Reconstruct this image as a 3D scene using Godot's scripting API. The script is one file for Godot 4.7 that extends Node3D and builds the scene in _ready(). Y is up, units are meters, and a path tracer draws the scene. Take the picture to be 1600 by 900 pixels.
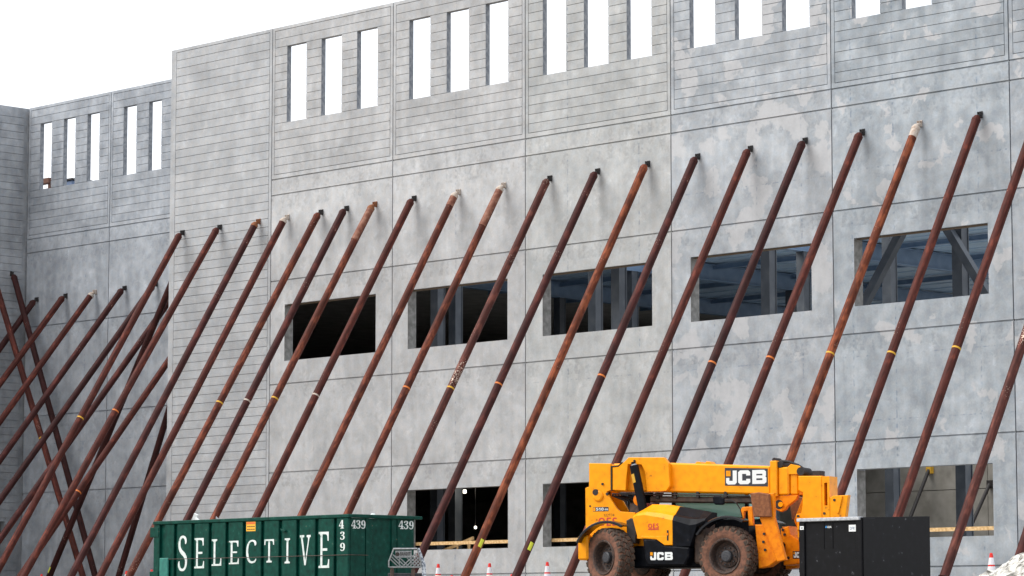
extends Node3D

# ---------------------------------------------------------------- constants of the place (metres, y up; the long concrete wall faces +z)
const W := 5.315            # width of one wall panel
const TOP := 16.77          # top of the wall
const PITCH := 0.2529       # height of one cast course
const LEFT_END := -15.47    # where the long wall ends and the recess begins
const RECESS := -3.0        # plane of the recessed wall
const CORNER := -27.19      # plane of the side wall that closes the recess
const LOW := -0.03          # ground level out in the yard

var used := {}
var M := {}
var rng := RandomNumberGenerator.new()


# ---------------------------------------------------------------- mesh collector
class MB:
	var v := PackedVector3Array()
	var n := PackedVector3Array()
	var t := PackedVector2Array()
	var c := PackedColorArray()
	var uvmap = null

	func tri(a: Vector3, b: Vector3, d: Vector3, na: Vector3, nb: Vector3, nd: Vector3, ta := Vector2.ZERO, tb := Vector2.ZERO, td := Vector2.ZERO) -> void:
		if (b - a).cross(d - a).dot(na + nb + nd) > 0.0:
			var q := b; b = d; d = q
			q = nb; nb = nd; nd = q
			var r := tb; tb = td; td = r
		v.append(a); v.append(b); v.append(d)
		n.append(na); n.append(nb); n.append(nd)
		if uvmap != null:
			ta = uvmap.call(a, na); tb = uvmap.call(b, nb); td = uvmap.call(d, nd)
		t.append(ta); t.append(tb); t.append(td)

	func quad(a: Vector3, b: Vector3, d: Vector3, e: Vector3, nn: Vector3, ta := Vector2.ZERO, tb := Vector2(1, 0), td := Vector2(1, 1), te := Vector2(0, 1)) -> void:
		tri(a, b, d, nn, nn, nn, ta, tb, td)
		tri(a, d, e, nn, nn, nn, ta, td, te)

	func flat(a: Vector3, b: Vector3, d: Vector3, e: Vector3, inside: Vector3) -> void:
		var nn := (d - a).cross(e - b)
		if nn.length() < 1e-9:
			return
		nn = nn.normalized()
		if nn.dot((a + b + d + e) * 0.25 - inside) < 0.0:
			nn = -nn
		quad(a, b, d, e, nn)

	func flat3(a: Vector3, b: Vector3, d: Vector3, inside: Vector3) -> void:
		var nn := (b - a).cross(d - a)
		if nn.length() < 1e-9:
			return
		nn = nn.normalized()
		if nn.dot((a + b + d) / 3.0 - inside) < 0.0:
			nn = -nn
		tri(a, b, d, nn, nn, nn)

	# a box between two corners
	func box(lo: Vector3, hi: Vector3) -> void:
		boxt(Transform3D(Basis(), (lo + hi) * 0.5), hi - lo)

	func boxt(x: Transform3D, s: Vector3) -> void:
		var h := s * 0.5
		var p := []
		for i in 8:
			p.append(x * Vector3(h.x if i & 1 else -h.x, h.y if i & 2 else -h.y, h.z if i & 4 else -h.z))
		for f in [[0, 1, 3, 2], [4, 5, 7, 6], [0, 1, 5, 4], [2, 3, 7, 6], [0, 2, 6, 4], [1, 3, 7, 5]]:
			flat(p[f[0]], p[f[1]], p[f[2]], p[f[3]], x.origin)

	# a box with chamfered edges
	func cbox(lo: Vector3, hi: Vector3, ch: float, x := Transform3D()) -> void:
		var m := (lo + hi) * 0.5
		var h := (hi - lo) * 0.5
		ch = minf(ch, minf(h.x, minf(h.y, h.z)) * 0.9)
		var ins := x * m
		var f := func(sx: int, sy: int, sz: int, axis: int) -> Vector3:
			var q := Vector3(sx * (h.x - (0.0 if axis == 0 else ch)), sy * (h.y - (0.0 if axis == 1 else ch)), sz * (h.z - (0.0 if axis == 2 else ch)))
			return x * (m + q)
		for s in [-1, 1]:
			flat(f.call(s, -1, -1, 0), f.call(s, 1, -1, 0), f.call(s, 1, 1, 0), f.call(s, -1, 1, 0), ins)
			flat(f.call(-1, s, -1, 1), f.call(1, s, -1, 1), f.call(1, s, 1, 1), f.call(-1, s, 1, 1), ins)
			flat(f.call(-1, -1, s, 2), f.call(1, -1, s, 2), f.call(1, 1, s, 2), f.call(-1, 1, s, 2), ins)
			for r in [-1, 1]:
				flat(f.call(s, r, -1, 0), f.call(s, r, 1, 0), f.call(s, r, 1, 1), f.call(s, r, -1, 1), ins)
				flat(f.call(s, -1, r, 0), f.call(s, 1, r, 0), f.call(s, 1, r, 2), f.call(s, -1, r, 2), ins)
				flat(f.call(-1, s, r, 1), f.call(1, s, r, 1), f.call(1, s, r, 2), f.call(-1, s, r, 2), ins)
				for w in [-1, 1]:
					flat3(f.call(s, r, w, 0), f.call(s, r, w, 1), f.call(s, r, w, 2), ins)

	# tube or cone between two points; uv runs round (u) and along in metres (v)
	func tube(a: Vector3, b: Vector3, ra: float, rb: float, seg := 16, caps := true, from := 0.0, to := TAU) -> void:
		var d := (b - a)
		var l := d.length()
		d = d / l
		var s := d.cross(Vector3(0.0, 0.0, 1.0))
		if s.length() < 0.01:
			s = d.cross(Vector3(1.0, 0.0, 0.0))
		s = s.normalized()
		var w := s.cross(d).normalized()
		for i in seg:
			var p := from + (to - from) * i / seg
			var q := from + (to - from) * (i + 1) / seg
			var n0 := s * cos(p) + w * sin(p)
			var n1 := s * cos(q) + w * sin(q)
			var u0 := p / TAU
			var u1 := q / TAU
			tri(a + n0 * ra, b + n0 * rb, b + n1 * rb, n0, n0, n1, Vector2(u0, 0), Vector2(u0, l), Vector2(u1, l))
			tri(a + n0 * ra, b + n1 * rb, a + n1 * ra, n0, n1, n1, Vector2(u0, 0), Vector2(u1, l), Vector2(u1, 0))
			if caps:
				tri(a, a + n0 * ra, a + n1 * ra, -d, -d, -d)
				tri(b, b + n0 * rb, b + n1 * rb, d, d, d)

	func path(pts: Array, r: float, seg := 8) -> void:
		for i in pts.size() - 1:
			tube(pts[i], pts[i + 1], r, r, seg)

	# profile [Vector2(radius, along)] turned round an axis
	func lathe(x: Transform3D, prof: Array, seg := 24) -> void:
		for k in prof.size() - 1:
			var p: Vector2 = prof[k]
			var q: Vector2 = prof[k + 1]
			var dn := Vector2(q.y - p.y, -(q.x - p.x)).normalized()
			for i in seg:
				var a0 := TAU * i / seg
				var a1 := TAU * (i + 1) / seg
				var r0 := Vector3(cos(a0), 0, sin(a0))
				var r1 := Vector3(cos(a1), 0, sin(a1))
				var up := Vector3.UP
				var n0 := (x.basis * (r0 * dn.x + up * dn.y)).normalized()
				var n1 := (x.basis * (r1 * dn.x + up * dn.y)).normalized()
				var A := x * (r0 * p.x + up * p.y)
				var B := x * (r0 * q.x + up * q.y)
				var C := x * (r1 * q.x + up * q.y)
				var D := x * (r1 * p.x + up * p.y)
				if q.x > 1e-5:
					tri(A, B, C, n0, n0, n1)
				if p.x > 1e-5:
					tri(A, C, D, n0, n1, n1)

	# outline in x/y, thickness from z0 to z1, with chamfered rims
	func prism(poly: Array, z0: float, z1: float, ch := 0.0, x := Transform3D()) -> void:
		var area := 0.0
		for i in poly.size():
			var p: Vector2 = poly[i]
			var q: Vector2 = poly[(i + 1) % poly.size()]
			area += p.cross(q)
		var pts := PackedVector2Array(poly)
		if area < 0.0:
			pts.reverse()
		var k := pts.size()
		var ins := PackedVector2Array()
		for i in k:
			var e0 := (pts[i] - pts[(i + k - 1) % k]).normalized()
			var e1 := (pts[(i + 1) % k] - pts[i]).normalized()
			var m := Vector2(-e0.y, e0.x) + Vector2(-e1.y, e1.x)
			var l := maxf(m.length_squared() * 0.5, 0.35)
			ins.append(pts[i] + m / l * ch)
		var idx := Geometry2D.triangulate_polygon(ins)
		for s in 2:
			var z := z1 if s else z0
			var nn := x.basis * Vector3(0, 0, 1.0 if s else -1.0)
			for i in range(0, idx.size(), 3):
				var a := ins[idx[i]]; var b := ins[idx[i + 1]]; var d := ins[idx[i + 2]]
				tri(x * Vector3(a.x, a.y, z), x * Vector3(b.x, b.y, z), x * Vector3(d.x, d.y, z), nn, nn, nn, a, b, d)
		for i in k:
			var a := pts[i]; var b := pts[(i + 1) % k]
			var e := (b - a).normalized()
			var nn := x.basis * Vector3(e.y, -e.x, 0)
			quad(x * Vector3(a.x, a.y, z0 + ch), x * Vector3(b.x, b.y, z0 + ch), x * Vector3(b.x, b.y, z1 - ch), x * Vector3(a.x, a.y, z1 - ch), nn)
			if ch > 0.0:
				var ai := ins[i]; var bi := ins[(i + 1) % k]
				for s in 2:
					var ze := z1 - ch if s else z0 + ch
					var zf := z1 if s else z0
					var n2 := (x.basis * Vector3(e.y, -e.x, 1.0 if s else -1.0)).normalized()
					quad(x * Vector3(a.x, a.y, ze), x * Vector3(b.x, b.y, ze), x * Vector3(bi.x, bi.y, zf), x * Vector3(ai.x, ai.y, zf), n2)

	# skin over cross-sections that all have the same number of points
	func loft(rows: Array, closed := true, caps := true) -> void:
		var k: int = rows[0].size()
		var mids := []
		for r in rows:
			var m := Vector3.ZERO
			for p in r:
				m += p
			mids.append(m / k)
		for j in rows.size() - 1:
			for i in (k if closed else k - 1):
				var i2 := (i + 1) % k
				flat(rows[j][i], rows[j][i2], rows[j + 1][i2], rows[j + 1][i], (mids[j] + mids[j + 1]) * 0.5)
		if caps:
			for e in 2:
				var r: Array = rows[0] if e == 0 else rows[rows.size() - 1]
				var m: Vector3 = mids[0] if e == 0 else mids[rows.size() - 1]
				var o: Vector3 = mids[1] if e == 0 else mids[rows.size() - 2]
				for i in k:
					flat3(m, r[i], r[(i + 1) % k], o)

	# a slab in x/y with rectangular holes: front face at zf, back at zb, rims of the holes and of the slab
	func slab(x0: float, x1: float, y0: float, y1: float, holes: Array, zf: float, zb: float, back := true) -> void:
		var xs := [x0, x1]
		var ys := [y0, y1]
		for h in holes:
			xs.append_array([clampf(h[0], x0, x1), clampf(h[1], x0, x1)])
			ys.append_array([clampf(h[2], y0, y1), clampf(h[3], y0, y1)])
		xs.sort(); ys.sort()
		var solid := func(px: float, py: float) -> bool:
			if px < x0 or px > x1 or py < y0 or py > y1:
				return false
			for h in holes:
				if px > h[0] and px < h[1] and py > h[2] and py < h[3]:
					return false
			return true
		for i in xs.size() - 1:
			if xs[i + 1] - xs[i] < 1e-5: continue
			for j in ys.size() - 1:
				if ys[j + 1] - ys[j] < 1e-5: continue
				var mx: float = (xs[i] + xs[i + 1]) * 0.5
				var my: float = (ys[j] + ys[j + 1]) * 0.5
				if not solid.call(mx, my): continue
				var a: float = xs[i]; var b: float = xs[i + 1]; var c0: float = ys[j]; var d: float = ys[j + 1]
				quad(Vector3(a, c0, zf), Vector3(b, c0, zf), Vector3(b, d, zf), Vector3(a, d, zf), Vector3(0, 0, 1))
				if back:
					quad(Vector3(a, c0, zb), Vector3(b, c0, zb), Vector3(b, d, zb), Vector3(a, d, zb), Vector3(0, 0, -1))
				if not solid.call(a - 1e-4, my):
					quad(Vector3(a, c0, zb), Vector3(a, c0, zf), Vector3(a, d, zf), Vector3(a, d, zb), Vector3(-1, 0, 0))
				if not solid.call(b + 1e-4, my):
					quad(Vector3(b, c0, zb), Vector3(b, c0, zf), Vector3(b, d, zf), Vector3(b, d, zb), Vector3(1, 0, 0))
				if not solid.call(mx, c0 - 1e-4):
					quad(Vector3(a, c0, zb), Vector3(a, c0, zf), Vector3(b, c0, zf), Vector3(b, c0, zb), Vector3(0, -1, 0))
				if not solid.call(mx, d + 1e-4):
					quad(Vector3(a, d, zb), Vector3(a, d, zf), Vector3(b, d, zf), Vector3(b, d, zb), Vector3(0, 1, 0))

	func mesh() -> ArrayMesh:
		var a := []
		a.resize(Mesh.ARRAY_MAX)
		a[Mesh.ARRAY_VERTEX] = v
		a[Mesh.ARRAY_NORMAL] = n
		a[Mesh.ARRAY_TEX_UV] = t
		if c.size():
			a[Mesh.ARRAY_COLOR] = c
		var m := ArrayMesh.new()
		m.add_surface_from_arrays(Mesh.PRIMITIVE_TRIANGLES, a)
		return m


# ---------------------------------------------------------------- nodes
func numbered(called: String) -> String:
	var k: int = used.get(called, 0)
	used[called] = k + 1
	return called if k == 0 else "%s_%03d" % [called, k]

func thing(called: String, label: String, category: String, at := Vector3.ZERO, group := "", kind := "") -> Node3D:
	var o := Node3D.new()
	o.name = numbered(called)
	add_child(o)
	o.position = at
	tag(o, label, category, group, kind)
	return o

func tag(o: Node, label: String, category := "", group := "", kind := "") -> void:
	if label: o.set_meta("label", label)
	if category: o.set_meta("category", category)
	if group: o.set_meta("group", group)
	if kind: o.set_meta("kind", kind)

func put(mb: MB, called: String, mat: Material, parent: Node) -> MeshInstance3D:
	return place(mb.mesh(), called, mat, parent)

func place(m: Mesh, called: String, mat: Material, parent: Node) -> MeshInstance3D:
	var o := MeshInstance3D.new()
	o.name = numbered(called) if parent == self else called
	o.mesh = m
	o.material_override = mat
	parent.add_child(o, true)
	return o

func words(s: String, serif: bool, weight: int, lo: Vector2, hi: Vector2, depth: float, mat: Material, parent: Node, x := Transform3D(), called := "lettering") -> MeshInstance3D:
	var f := SystemFont.new()
	f.font_names = PackedStringArray(["Droid Serif" if serif else "Droid Sans"])
	f.font_weight = weight
	var tm := TextMesh.new()
	tm.text = s
	tm.font = f
	tm.font_size = 48
	tm.pixel_size = 0.01
	tm.depth = 0.02
	tm.curve_step = 1.5
	var bb := tm.get_aabb()
	var o := place(tm, called, mat, parent)
	var sc := Vector3((hi.x - lo.x) / bb.size.x, (hi.y - lo.y) / bb.size.y, depth / 0.02)
	var mid := bb.position + bb.size * 0.5
	o.transform = x * Transform3D(Basis.from_scale(sc), Vector3((lo.x + hi.x) * 0.5 - mid.x * sc.x, (lo.y + hi.y) * 0.5 - mid.y * sc.y, 0))
	return o


# ---------------------------------------------------------------- materials
func noise(s: int, freq: float, oct := 4, type := FastNoiseLite.TYPE_SIMPLEX_SMOOTH, warp := 0.0) -> FastNoiseLite:
	var f := FastNoiseLite.new()
	f.seed = s
	f.noise_type = type
	f.frequency = freq
	f.fractal_octaves = oct
	if warp > 0.0:
		f.domain_warp_enabled = true
		f.domain_warp_amplitude = warp
		f.domain_warp_frequency = freq * 2.0
		f.domain_warp_fractal_octaves = 3
	return f

func field(f: FastNoiseLite, w: int, h: int, squash := 1) -> PackedByteArray:
	var im := f.get_image(w, maxi(h / squash, 2))
	if squash > 1:
		im.resize(w, h, Image.INTERPOLATE_CUBIC)
	im.convert(Image.FORMAT_L8)
	return im.get_data()

func ntex(s: int, freq: float, stops: Array, size := 256, oct := 5) -> NoiseTexture2D:
	var t := NoiseTexture2D.new()
	t.width = size
	t.height = size
	t.seamless = true
	t.noise = noise(s, freq, oct)
	var g := Gradient.new()
	g.offsets = PackedFloat32Array()
	g.colors = PackedColorArray()
	var off := PackedFloat32Array()
	var col := PackedColorArray()
	for st in stops:
		off.append(st[0])
		col.append(st[1])
	g.offsets = off
	g.colors = col
	t.color_ramp = g
	return t

func c8(r: int, g: int, b: int) -> Color:
	return Color(r / 255.0, g / 255.0, b / 255.0)

func plain(col: Color, rough := 0.7, metal := 0.0) -> StandardMaterial3D:
	var m := StandardMaterial3D.new()
	m.albedo_color = col
	m.roughness = rough
	m.metallic = metal
	return m

# worn or dirty surface: colour pattern of the given stops over the object's own axes, `per` metres per repeat
func worn(s: int, stops: Array, per := 1.5, rough := 0.6, metal := 0.0, freq := 0.02, size := 256, bump := 0.0) -> StandardMaterial3D:
	var m := plain(Color.WHITE, rough, metal)
	m.albedo_texture = ntex(s, freq, stops, size)
	m.uv1_triplanar = true
	m.uv1_scale = Vector3.ONE / per
	if bump > 0.0:
		m.heightmap_enabled = true
		m.heightmap_texture = ntex(s + 7, freq * 2.0, [[0.0, Color.BLACK], [1.0, Color.WHITE]], size)
		m.heightmap_scale = bump
	return m

func coat(m: StandardMaterial3D, amount := 0.4, rough := 0.2) -> StandardMaterial3D:
	m.clearcoat_enabled = true
	m.clearcoat = amount
	m.clearcoat_roughness = rough
	return m

# cast concrete: one picture for a whole panel (width w m, height h m)
func concrete(s: int, w: float, h: float, o: Dictionary) -> StandardMaterial3D:
	var mm := 72.0         # pixels in a metre
	var pw := int(round(w * mm / 8.0)) * 8
	var ph := int(round(h * mm / 8.0)) * 8
	var big := field(noise(s, 0.55 / mm, 4), pw, ph)
	var mid := field(noise(s + 1, 2.0 / mm, 4, FastNoiseLite.TYPE_SIMPLEX_SMOOTH, 12.0), pw, ph)
	var fine := field(noise(s + 2, 0.22, 3), pw, ph)
	var run := field(noise(s + 3, 3.5 / mm, 3), pw, ph, 12)
	var pat := field(noise(s + 4, 0.55 / mm, 4, FastNoiseLite.TYPE_SIMPLEX, 34.0), pw, ph)
	var blot := field(noise(s + 5, 1.6 / mm, 4, FastNoiseLite.TYPE_SIMPLEX, 10.0), pw, ph)
	var wipe := field(noise(s + 8, 1.1 / mm, 4, FastNoiseLite.TYPE_SIMPLEX, 40.0), pw, ph)
	var gate := field(noise(s + 6, 0.09, 2), pw, ph)
	var base: Color = o.get("base", c8(168, 168, 168))
	var patch: Color = o.get("patch", c8(186, 183, 180))
	var thr: int = o.get("thr", 255)
	var dthr: int = o.get("dark", 255)
	var dcol: Color = o.get("dcol", c8(140, 143, 148))
	var soft: float = o.get("contrast", 1.0)
	var bands: bool = o.get("bands", true)
	var full: bool = o.get("full", false)
	var lines: Array = o.get("lines", [])
	var rows: Array = o.get("rows", [])
	var lr := RandomNumberGenerator.new()
	lr.seed = s * 77 + 5
	var tone := PackedFloat32Array()
	for i in 1200:
		tone.append(lr.randf_range(-5.0, 5.0))
	var br := base.r * 255.0
	var bg := base.g * 255.0
	var bb := base.b * 255.0
	var out := PackedByteArray()
	out.resize(pw * ph * 3)
	for y in ph:
		var ym := h - (y + 0.5) / mm
		var row := -1
		if bands and ym > 12.37 and ym < 16.67 or full:
			row = int(floor((ym - 12.37) / PITCH)) + 60
		var lined := 0.0
		# grime and drips under each reveal
		var drip := 0.0
		for rv in [3.584, 6.162, 9.206, 11.754, 12.227]:
			if not full and ym < rv and ym > rv - 0.42:
				drip = 1.0 if fmod(ym * 7.0, 1.0) > 0.2 else 0.7
		for r in rows:
			if absf(ym - r) < 0.016:
				lined = 1.0
		for x in pw:
			var i := y * pw + x
			var xm := (x + 0.5) / mm
			var d := ((big[i] - 128) * 0.10 + (mid[i] - 128) * 0.075 + (run[i] - 128) * 0.04) * soft + (fine[i] - 128) * 0.045
			if row >= 0:
				d += -7.0 + tone[(row * 11 + int((xm + (row * 7 % 5) * 0.37) / 1.45)) % 1200] * 0.8
			if drip > 0.0 and gate[i] + run[i] > 250:
				d -= drip * minf((gate[i] + run[i] - 250) / 90.0, 1.0) * 20.0 * run[i] / 255.0
			if wipe[i] > 206:
				d += minf((wipe[i] - 206) / 10.0, 1.0) * 9.0
			var r := br + d
			var g := bg + d
			var b := bb + d
			var warm := (big[(i * 7 + 911) % (pw * ph)] - 128) * 0.02
			r += warm
			b -= warm
			if pat[i] > thr:
				var k := minf((pat[i] - thr) / 6.0, 1.0) * (0.65 + 0.35 * gate[i] / 255.0)
				var e := d * 0.35
				r = lerpf(r, patch.r * 255.0 + e, k); g = lerpf(g, patch.g * 255.0 + e, k); b = lerpf(b, patch.b * 255.0 + e, k)
			elif blot[i] > dthr:
				var k := minf((blot[i] - dthr) / 55.0, 0.38)
				r = lerpf(r, dcol.r * 255.0 + d * 0.5, k); g = lerpf(g, dcol.g * 255.0 + d * 0.5, k); b = lerpf(b, dcol.b * 255.0 + d * 0.5, k)
			if row < 0 or not full:
				var ln := lined
				for q in lines:
					if absf(xm - q) < 0.02:
						ln = 1.0
				if ln > 0.0 and gate[i] > 118:
					var k := (gate[i] - 118) / 255.0 * 60.0
					r -= k * 1.15; g -= k; b -= k * 0.75
			var j := i * 3
			out[j] = clampi(int(r), 0, 255)
			out[j + 1] = clampi(int(g), 0, 255)
			out[j + 2] = clampi(int(b), 0, 255)
	var m := plain(Color.WHITE, 0.88)
	m.albedo_texture = ImageTexture.create_from_image(Image.create_from_data(pw, ph, false, Image.FORMAT_RGB8, out))
	m.metallic_specular = 0.3
	return m

# rusted steel pipe: one strip, u round the pipe, v along it
func rust(s: int, base: Color, pale: Color, pale_at: int, specks: int) -> StandardMaterial3D:
	var pw := 64
	var ph := 1024
	var a := field(noise(s, 0.018, 4), pw, ph)
	var b := field(noise(s + 1, 0.12, 3), pw, ph, 3)
	var st := field(noise(s + 2, 0.14, 2), pw, ph, 24)
	var sp := field(noise(s + 3, 0.20, 2, FastNoiseLite.TYPE_SIMPLEX), pw, ph)
	var zone := field(noise(s + 4, 0.008, 2), pw, ph)
	var out := PackedByteArray()
	out.resize(pw * ph * 3)
	for i in pw * ph:
		var d := 1.0 + (a[i] - 128) * 0.0012 + (b[i] - 128) * 0.0010 + (st[i] - 128) * 0.0016
		var k := clampf((a[i] + (b[i] - 128) * 0.5 - pale_at) / 90.0, 0.0, 0.5)
		var col := base.lerp(pale, k)
		if sp[i] + (zone[i] - 128) * 0.9 > specks:
			col = c8(196, 182, 166)
		out[i * 3] = clampi(int(col.r * 255.0 * d), 0, 255)
		out[i * 3 + 1] = clampi(int(col.g * 255.0 * d), 0, 255)
		out[i * 3 + 2] = clampi(int(col.b * 255.0 * d), 0, 255)
	var m := plain(Color.WHITE, 0.62)
	m.albedo_texture = ImageTexture.create_from_image(Image.create_from_data(pw, ph, false, Image.FORMAT_RGB8, out))
	m.uv1_scale = Vector3(1, 1.0 / 13.0, 1)
	m.metallic_specular = 0.28
	return m


# ---------------------------------------------------------------- the place
func _ready() -> void:
	rng.seed = 20
	# camera
	var cam := Camera3D.new()
	cam.name = "camera"
	add_child(cam)
	cam.position = Vector3(56.734, -0.78, 56.404)
	cam.rotation_order = EULER_ORDER_YXZ
	cam.rotation_degrees = Vector3(6.388, 45.424, 0)
	cam.fov = 10.979
	cam.near = 1.0
	cam.far = 4000.0
	cam.current = true
	# sky
	var sky_mat := ProceduralSkyMaterial.new()
	sky_mat.sky_top_color = c8(226, 234, 245)
	sky_mat.sky_horizon_color = c8(247, 247, 248)
	sky_mat.sky_curve = 0.15
	sky_mat.ground_bottom_color = c8(120, 116, 110)
	sky_mat.ground_horizon_color = c8(180, 178, 176)
	sky_mat.sun_angle_max = 1.0
	var sky := Sky.new()
	sky.sky_material = sky_mat
	var env := Environment.new()
	env.background_mode = Environment.BG_SKY
	env.sky = sky
	env.background_energy_multiplier = 0.64
	env.tonemap_mode = Environment.TONE_MAPPER_LINEAR
	env.tonemap_exposure = 2.58
	env.sdfgi_enabled = true
	env.ssao_enabled = true
	env.ssil_enabled = true
	var we := WorldEnvironment.new()
	we.name = "environment"
	we.environment = env
	add_child(we)
	# the veiled sun behind the cloud, high on the side that the jambs turn away from
	var sun := DirectionalLight3D.new()
	sun.name = "sun"
	add_child(sun)
	sun.look_at_from_position(Vector3(-30, 55, 42), Vector3.ZERO)
	sun.light_energy = 0.5
	sun.light_angular_distance = 55.0
	sun.light_color = Color(1.0, 0.992, 0.98)
	sun.shadow_enabled = true

	materials()
	ground()
	building()
	interior()
	braces()
	dumpster()
	telehandler()
	black_dumpster()
	small_machine()
	cones()
	snow()


func materials() -> void:
	M.joint = plain(c8(52, 54, 58), 0.9)
	M.steel = worn(31, [[0.2, c8(60, 66, 74)], [0.6, c8(70, 76, 84)], [0.9, c8(80, 85, 90)]], 3.0, 0.55)
	M.deck = worn(33, [[0.2, c8(166, 190, 212)], [0.6, c8(176, 200, 222)], [0.9, c8(184, 206, 226)]], 4.0, 0.5)
	M.girder = worn(32, [[0.2, c8(104, 128, 156)], [0.6, c8(114, 138, 166)], [0.9, c8(122, 144, 170)]], 3.0, 0.55)
	M.slab = worn(37, [[0.2, c8(160, 158, 154)], [0.8, c8(180, 178, 174)]], 5.0, 0.85)
	M.inner = worn(39, [[0.15, c8(116, 112, 104)], [0.5, c8(134, 130, 122)], [0.9, c8(148, 144, 136)]], 4.0, 0.85)
	M.lumber = worn(41, [[0.2, c8(196, 156, 104)], [0.6, c8(218, 180, 126)], [0.9, c8(228, 196, 148)]], 0.6, 0.7)
	M.iron = worn(43, [[0.2, c8(26, 22, 22)], [0.8, c8(42, 36, 35)]], 0.5, 0.6)
	M.palecap = worn(44, [[0.2, c8(164, 142, 126)], [0.6, c8(192, 182, 172)]], 0.5, 0.75)
	M.palerust = worn(64, [[0.2, c8(104, 57, 42)], [0.5, c8(124, 76, 57)], [0.8, c8(150, 110, 92)]], 0.9, 0.75)
	M.tape_yellow = plain(c8(204, 156, 44), 0.7)
	M.tape_orange = plain(c8(204, 112, 44), 0.7)
	M.tag = plain(c8(210, 214, 60), 0.6)
	M.green = worn(45, [[0.08, c8(2, 46, 39)], [0.3, c8(2, 58, 49)], [0.6, c8(3, 64, 54)], [0.8, c8(8, 70, 60)], [0.88, c8(44, 88, 78)], [0.94, c8(96, 84, 66)]], 1.8, 0.42, 0.0, 0.035)
	M.green.metallic_specular = 0.3
	M.green_pale = worn(46, [[0.2, c8(28, 104, 96)], [0.8, c8(42, 122, 110)]], 1.0, 0.5)
	M.white = plain(c8(228, 232, 232), 0.6)
	M.letter = worn(47, [[0.1, c8(90, 120, 112)], [0.22, c8(190, 204, 200)], [0.4, c8(214, 222, 220)], [0.8, c8(226, 231, 231)]], 0.9, 0.6)
	M.yellow = worn(48, [[0.06, c8(176, 108, 26)], [0.16, c8(238, 150, 2)], [0.5, c8(248, 158, 0)], [0.85, c8(252, 164, 2)], [0.95, c8(222, 150, 40)]], 1.9, 0.36, 0.0, 0.03)
	M.yellow.metallic_specular = 0.4
	M.orange = worn(49, [[0.1, c8(222, 116, 2)], [0.5, c8(238, 134, 2)], [0.9, c8(246, 144, 4)]], 0.9, 0.45)
	M.orange.metallic_specular = 0.35
	M.black_paint = worn(50, [[0.1, c8(11, 13, 18)], [0.6, c8(16, 19, 26)], [0.86, c8(23, 26, 33)], [0.96, c8(66, 58, 52)]], 1.0, 0.42)
	M.black_paint.metallic_specular = 0.24
	M.tyre = worn(51, [[0.2, c8(56, 47, 41)], [0.5, c8(72, 59, 50)], [0.8, c8(88, 70, 58)]], 0.5, 0.9)
	M.sidewall = worn(52, [[0.15, c8(84, 62, 52)], [0.5, c8(112, 76, 60)], [0.85, c8(128, 88, 70)]], 0.6, 0.9)
	M.rim = worn(53, [[0.2, c8(40, 34, 32)], [0.6, c8(70, 53, 46)], [0.9, c8(100, 74, 62)]], 0.4, 0.7)
	M.hub = worn(54, [[0.2, c8(40, 44, 52)], [0.8, c8(66, 66, 70)]], 0.3, 0.55)
	M.rod = worn(55, [[0.2, c8(52, 40, 34)], [0.8, c8(84, 66, 56)]], 0.8, 0.5)
	M.glass = plain(Color(0.70, 0.93, 0.89, 0.7), 0.05)
	M.glass.transparency = BaseMaterial3D.TRANSPARENCY_ALPHA
	M.vest = plain(c8(190, 205, 60), 0.8)
	M.pad = worn(56, [[0.15, c8(112, 68, 42)], [0.5, c8(128, 78, 48)], [0.85, c8(142, 90, 56)]], 0.5, 0.85)
	M.board = plain(c8(112, 96, 78), 0.85)
	M.jamb_shade = worn(63, [[0.2, c8(106, 105, 102)], [0.5, c8(122, 121, 118)], [0.8, c8(140, 139, 136)]], 1.6, 0.92, 0.0, 0.025)  # mottled concrete with the shade of the window jambs mixed in
	M.slot = worn(65, [[0.2, c8(112, 117, 125)], [0.5, c8(128, 132, 138)], [0.8, c8(144, 147, 151)]], 1.4, 0.92, 0.0, 0.03)  # dirty bluish concrete, darkened to carry the shade of the slot sides
	M.arch = plain(c8(14, 17, 24), 0.22)
	M.decal_red = plain(c8(196, 60, 44), 0.6)
	M.ink = plain(c8(40, 34, 30), 0.7)
	M.blackbin = worn(57, [[0.06, c8(9, 10, 14)], [0.55, c8(12, 13, 17)], [0.8, c8(16, 17, 22)], [0.88, c8(24, 25, 29)], [0.93, c8(92, 94, 98)]], 1.9, 0.5, 0.0, 0.035)
	M.blackbin.metallic_specular = 0.3
	M.galv = worn(58, [[0.2, c8(150, 154, 160)], [0.8, c8(190, 193, 197)]], 0.5, 0.5)
	M.cone = plain(c8(228, 44, 34), 0.55)
	M.collar = plain(c8(232, 230, 236), 0.5)
	M.alu = worn(59, [[0.2, c8(112, 116, 118)], [0.8, c8(146, 150, 152)]], 0.4, 0.45, 0.2)
	M.bluegrey = plain(c8(92, 110, 140), 0.7)
	M.brown = plain(c8(88, 56, 44), 0.8)


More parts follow.
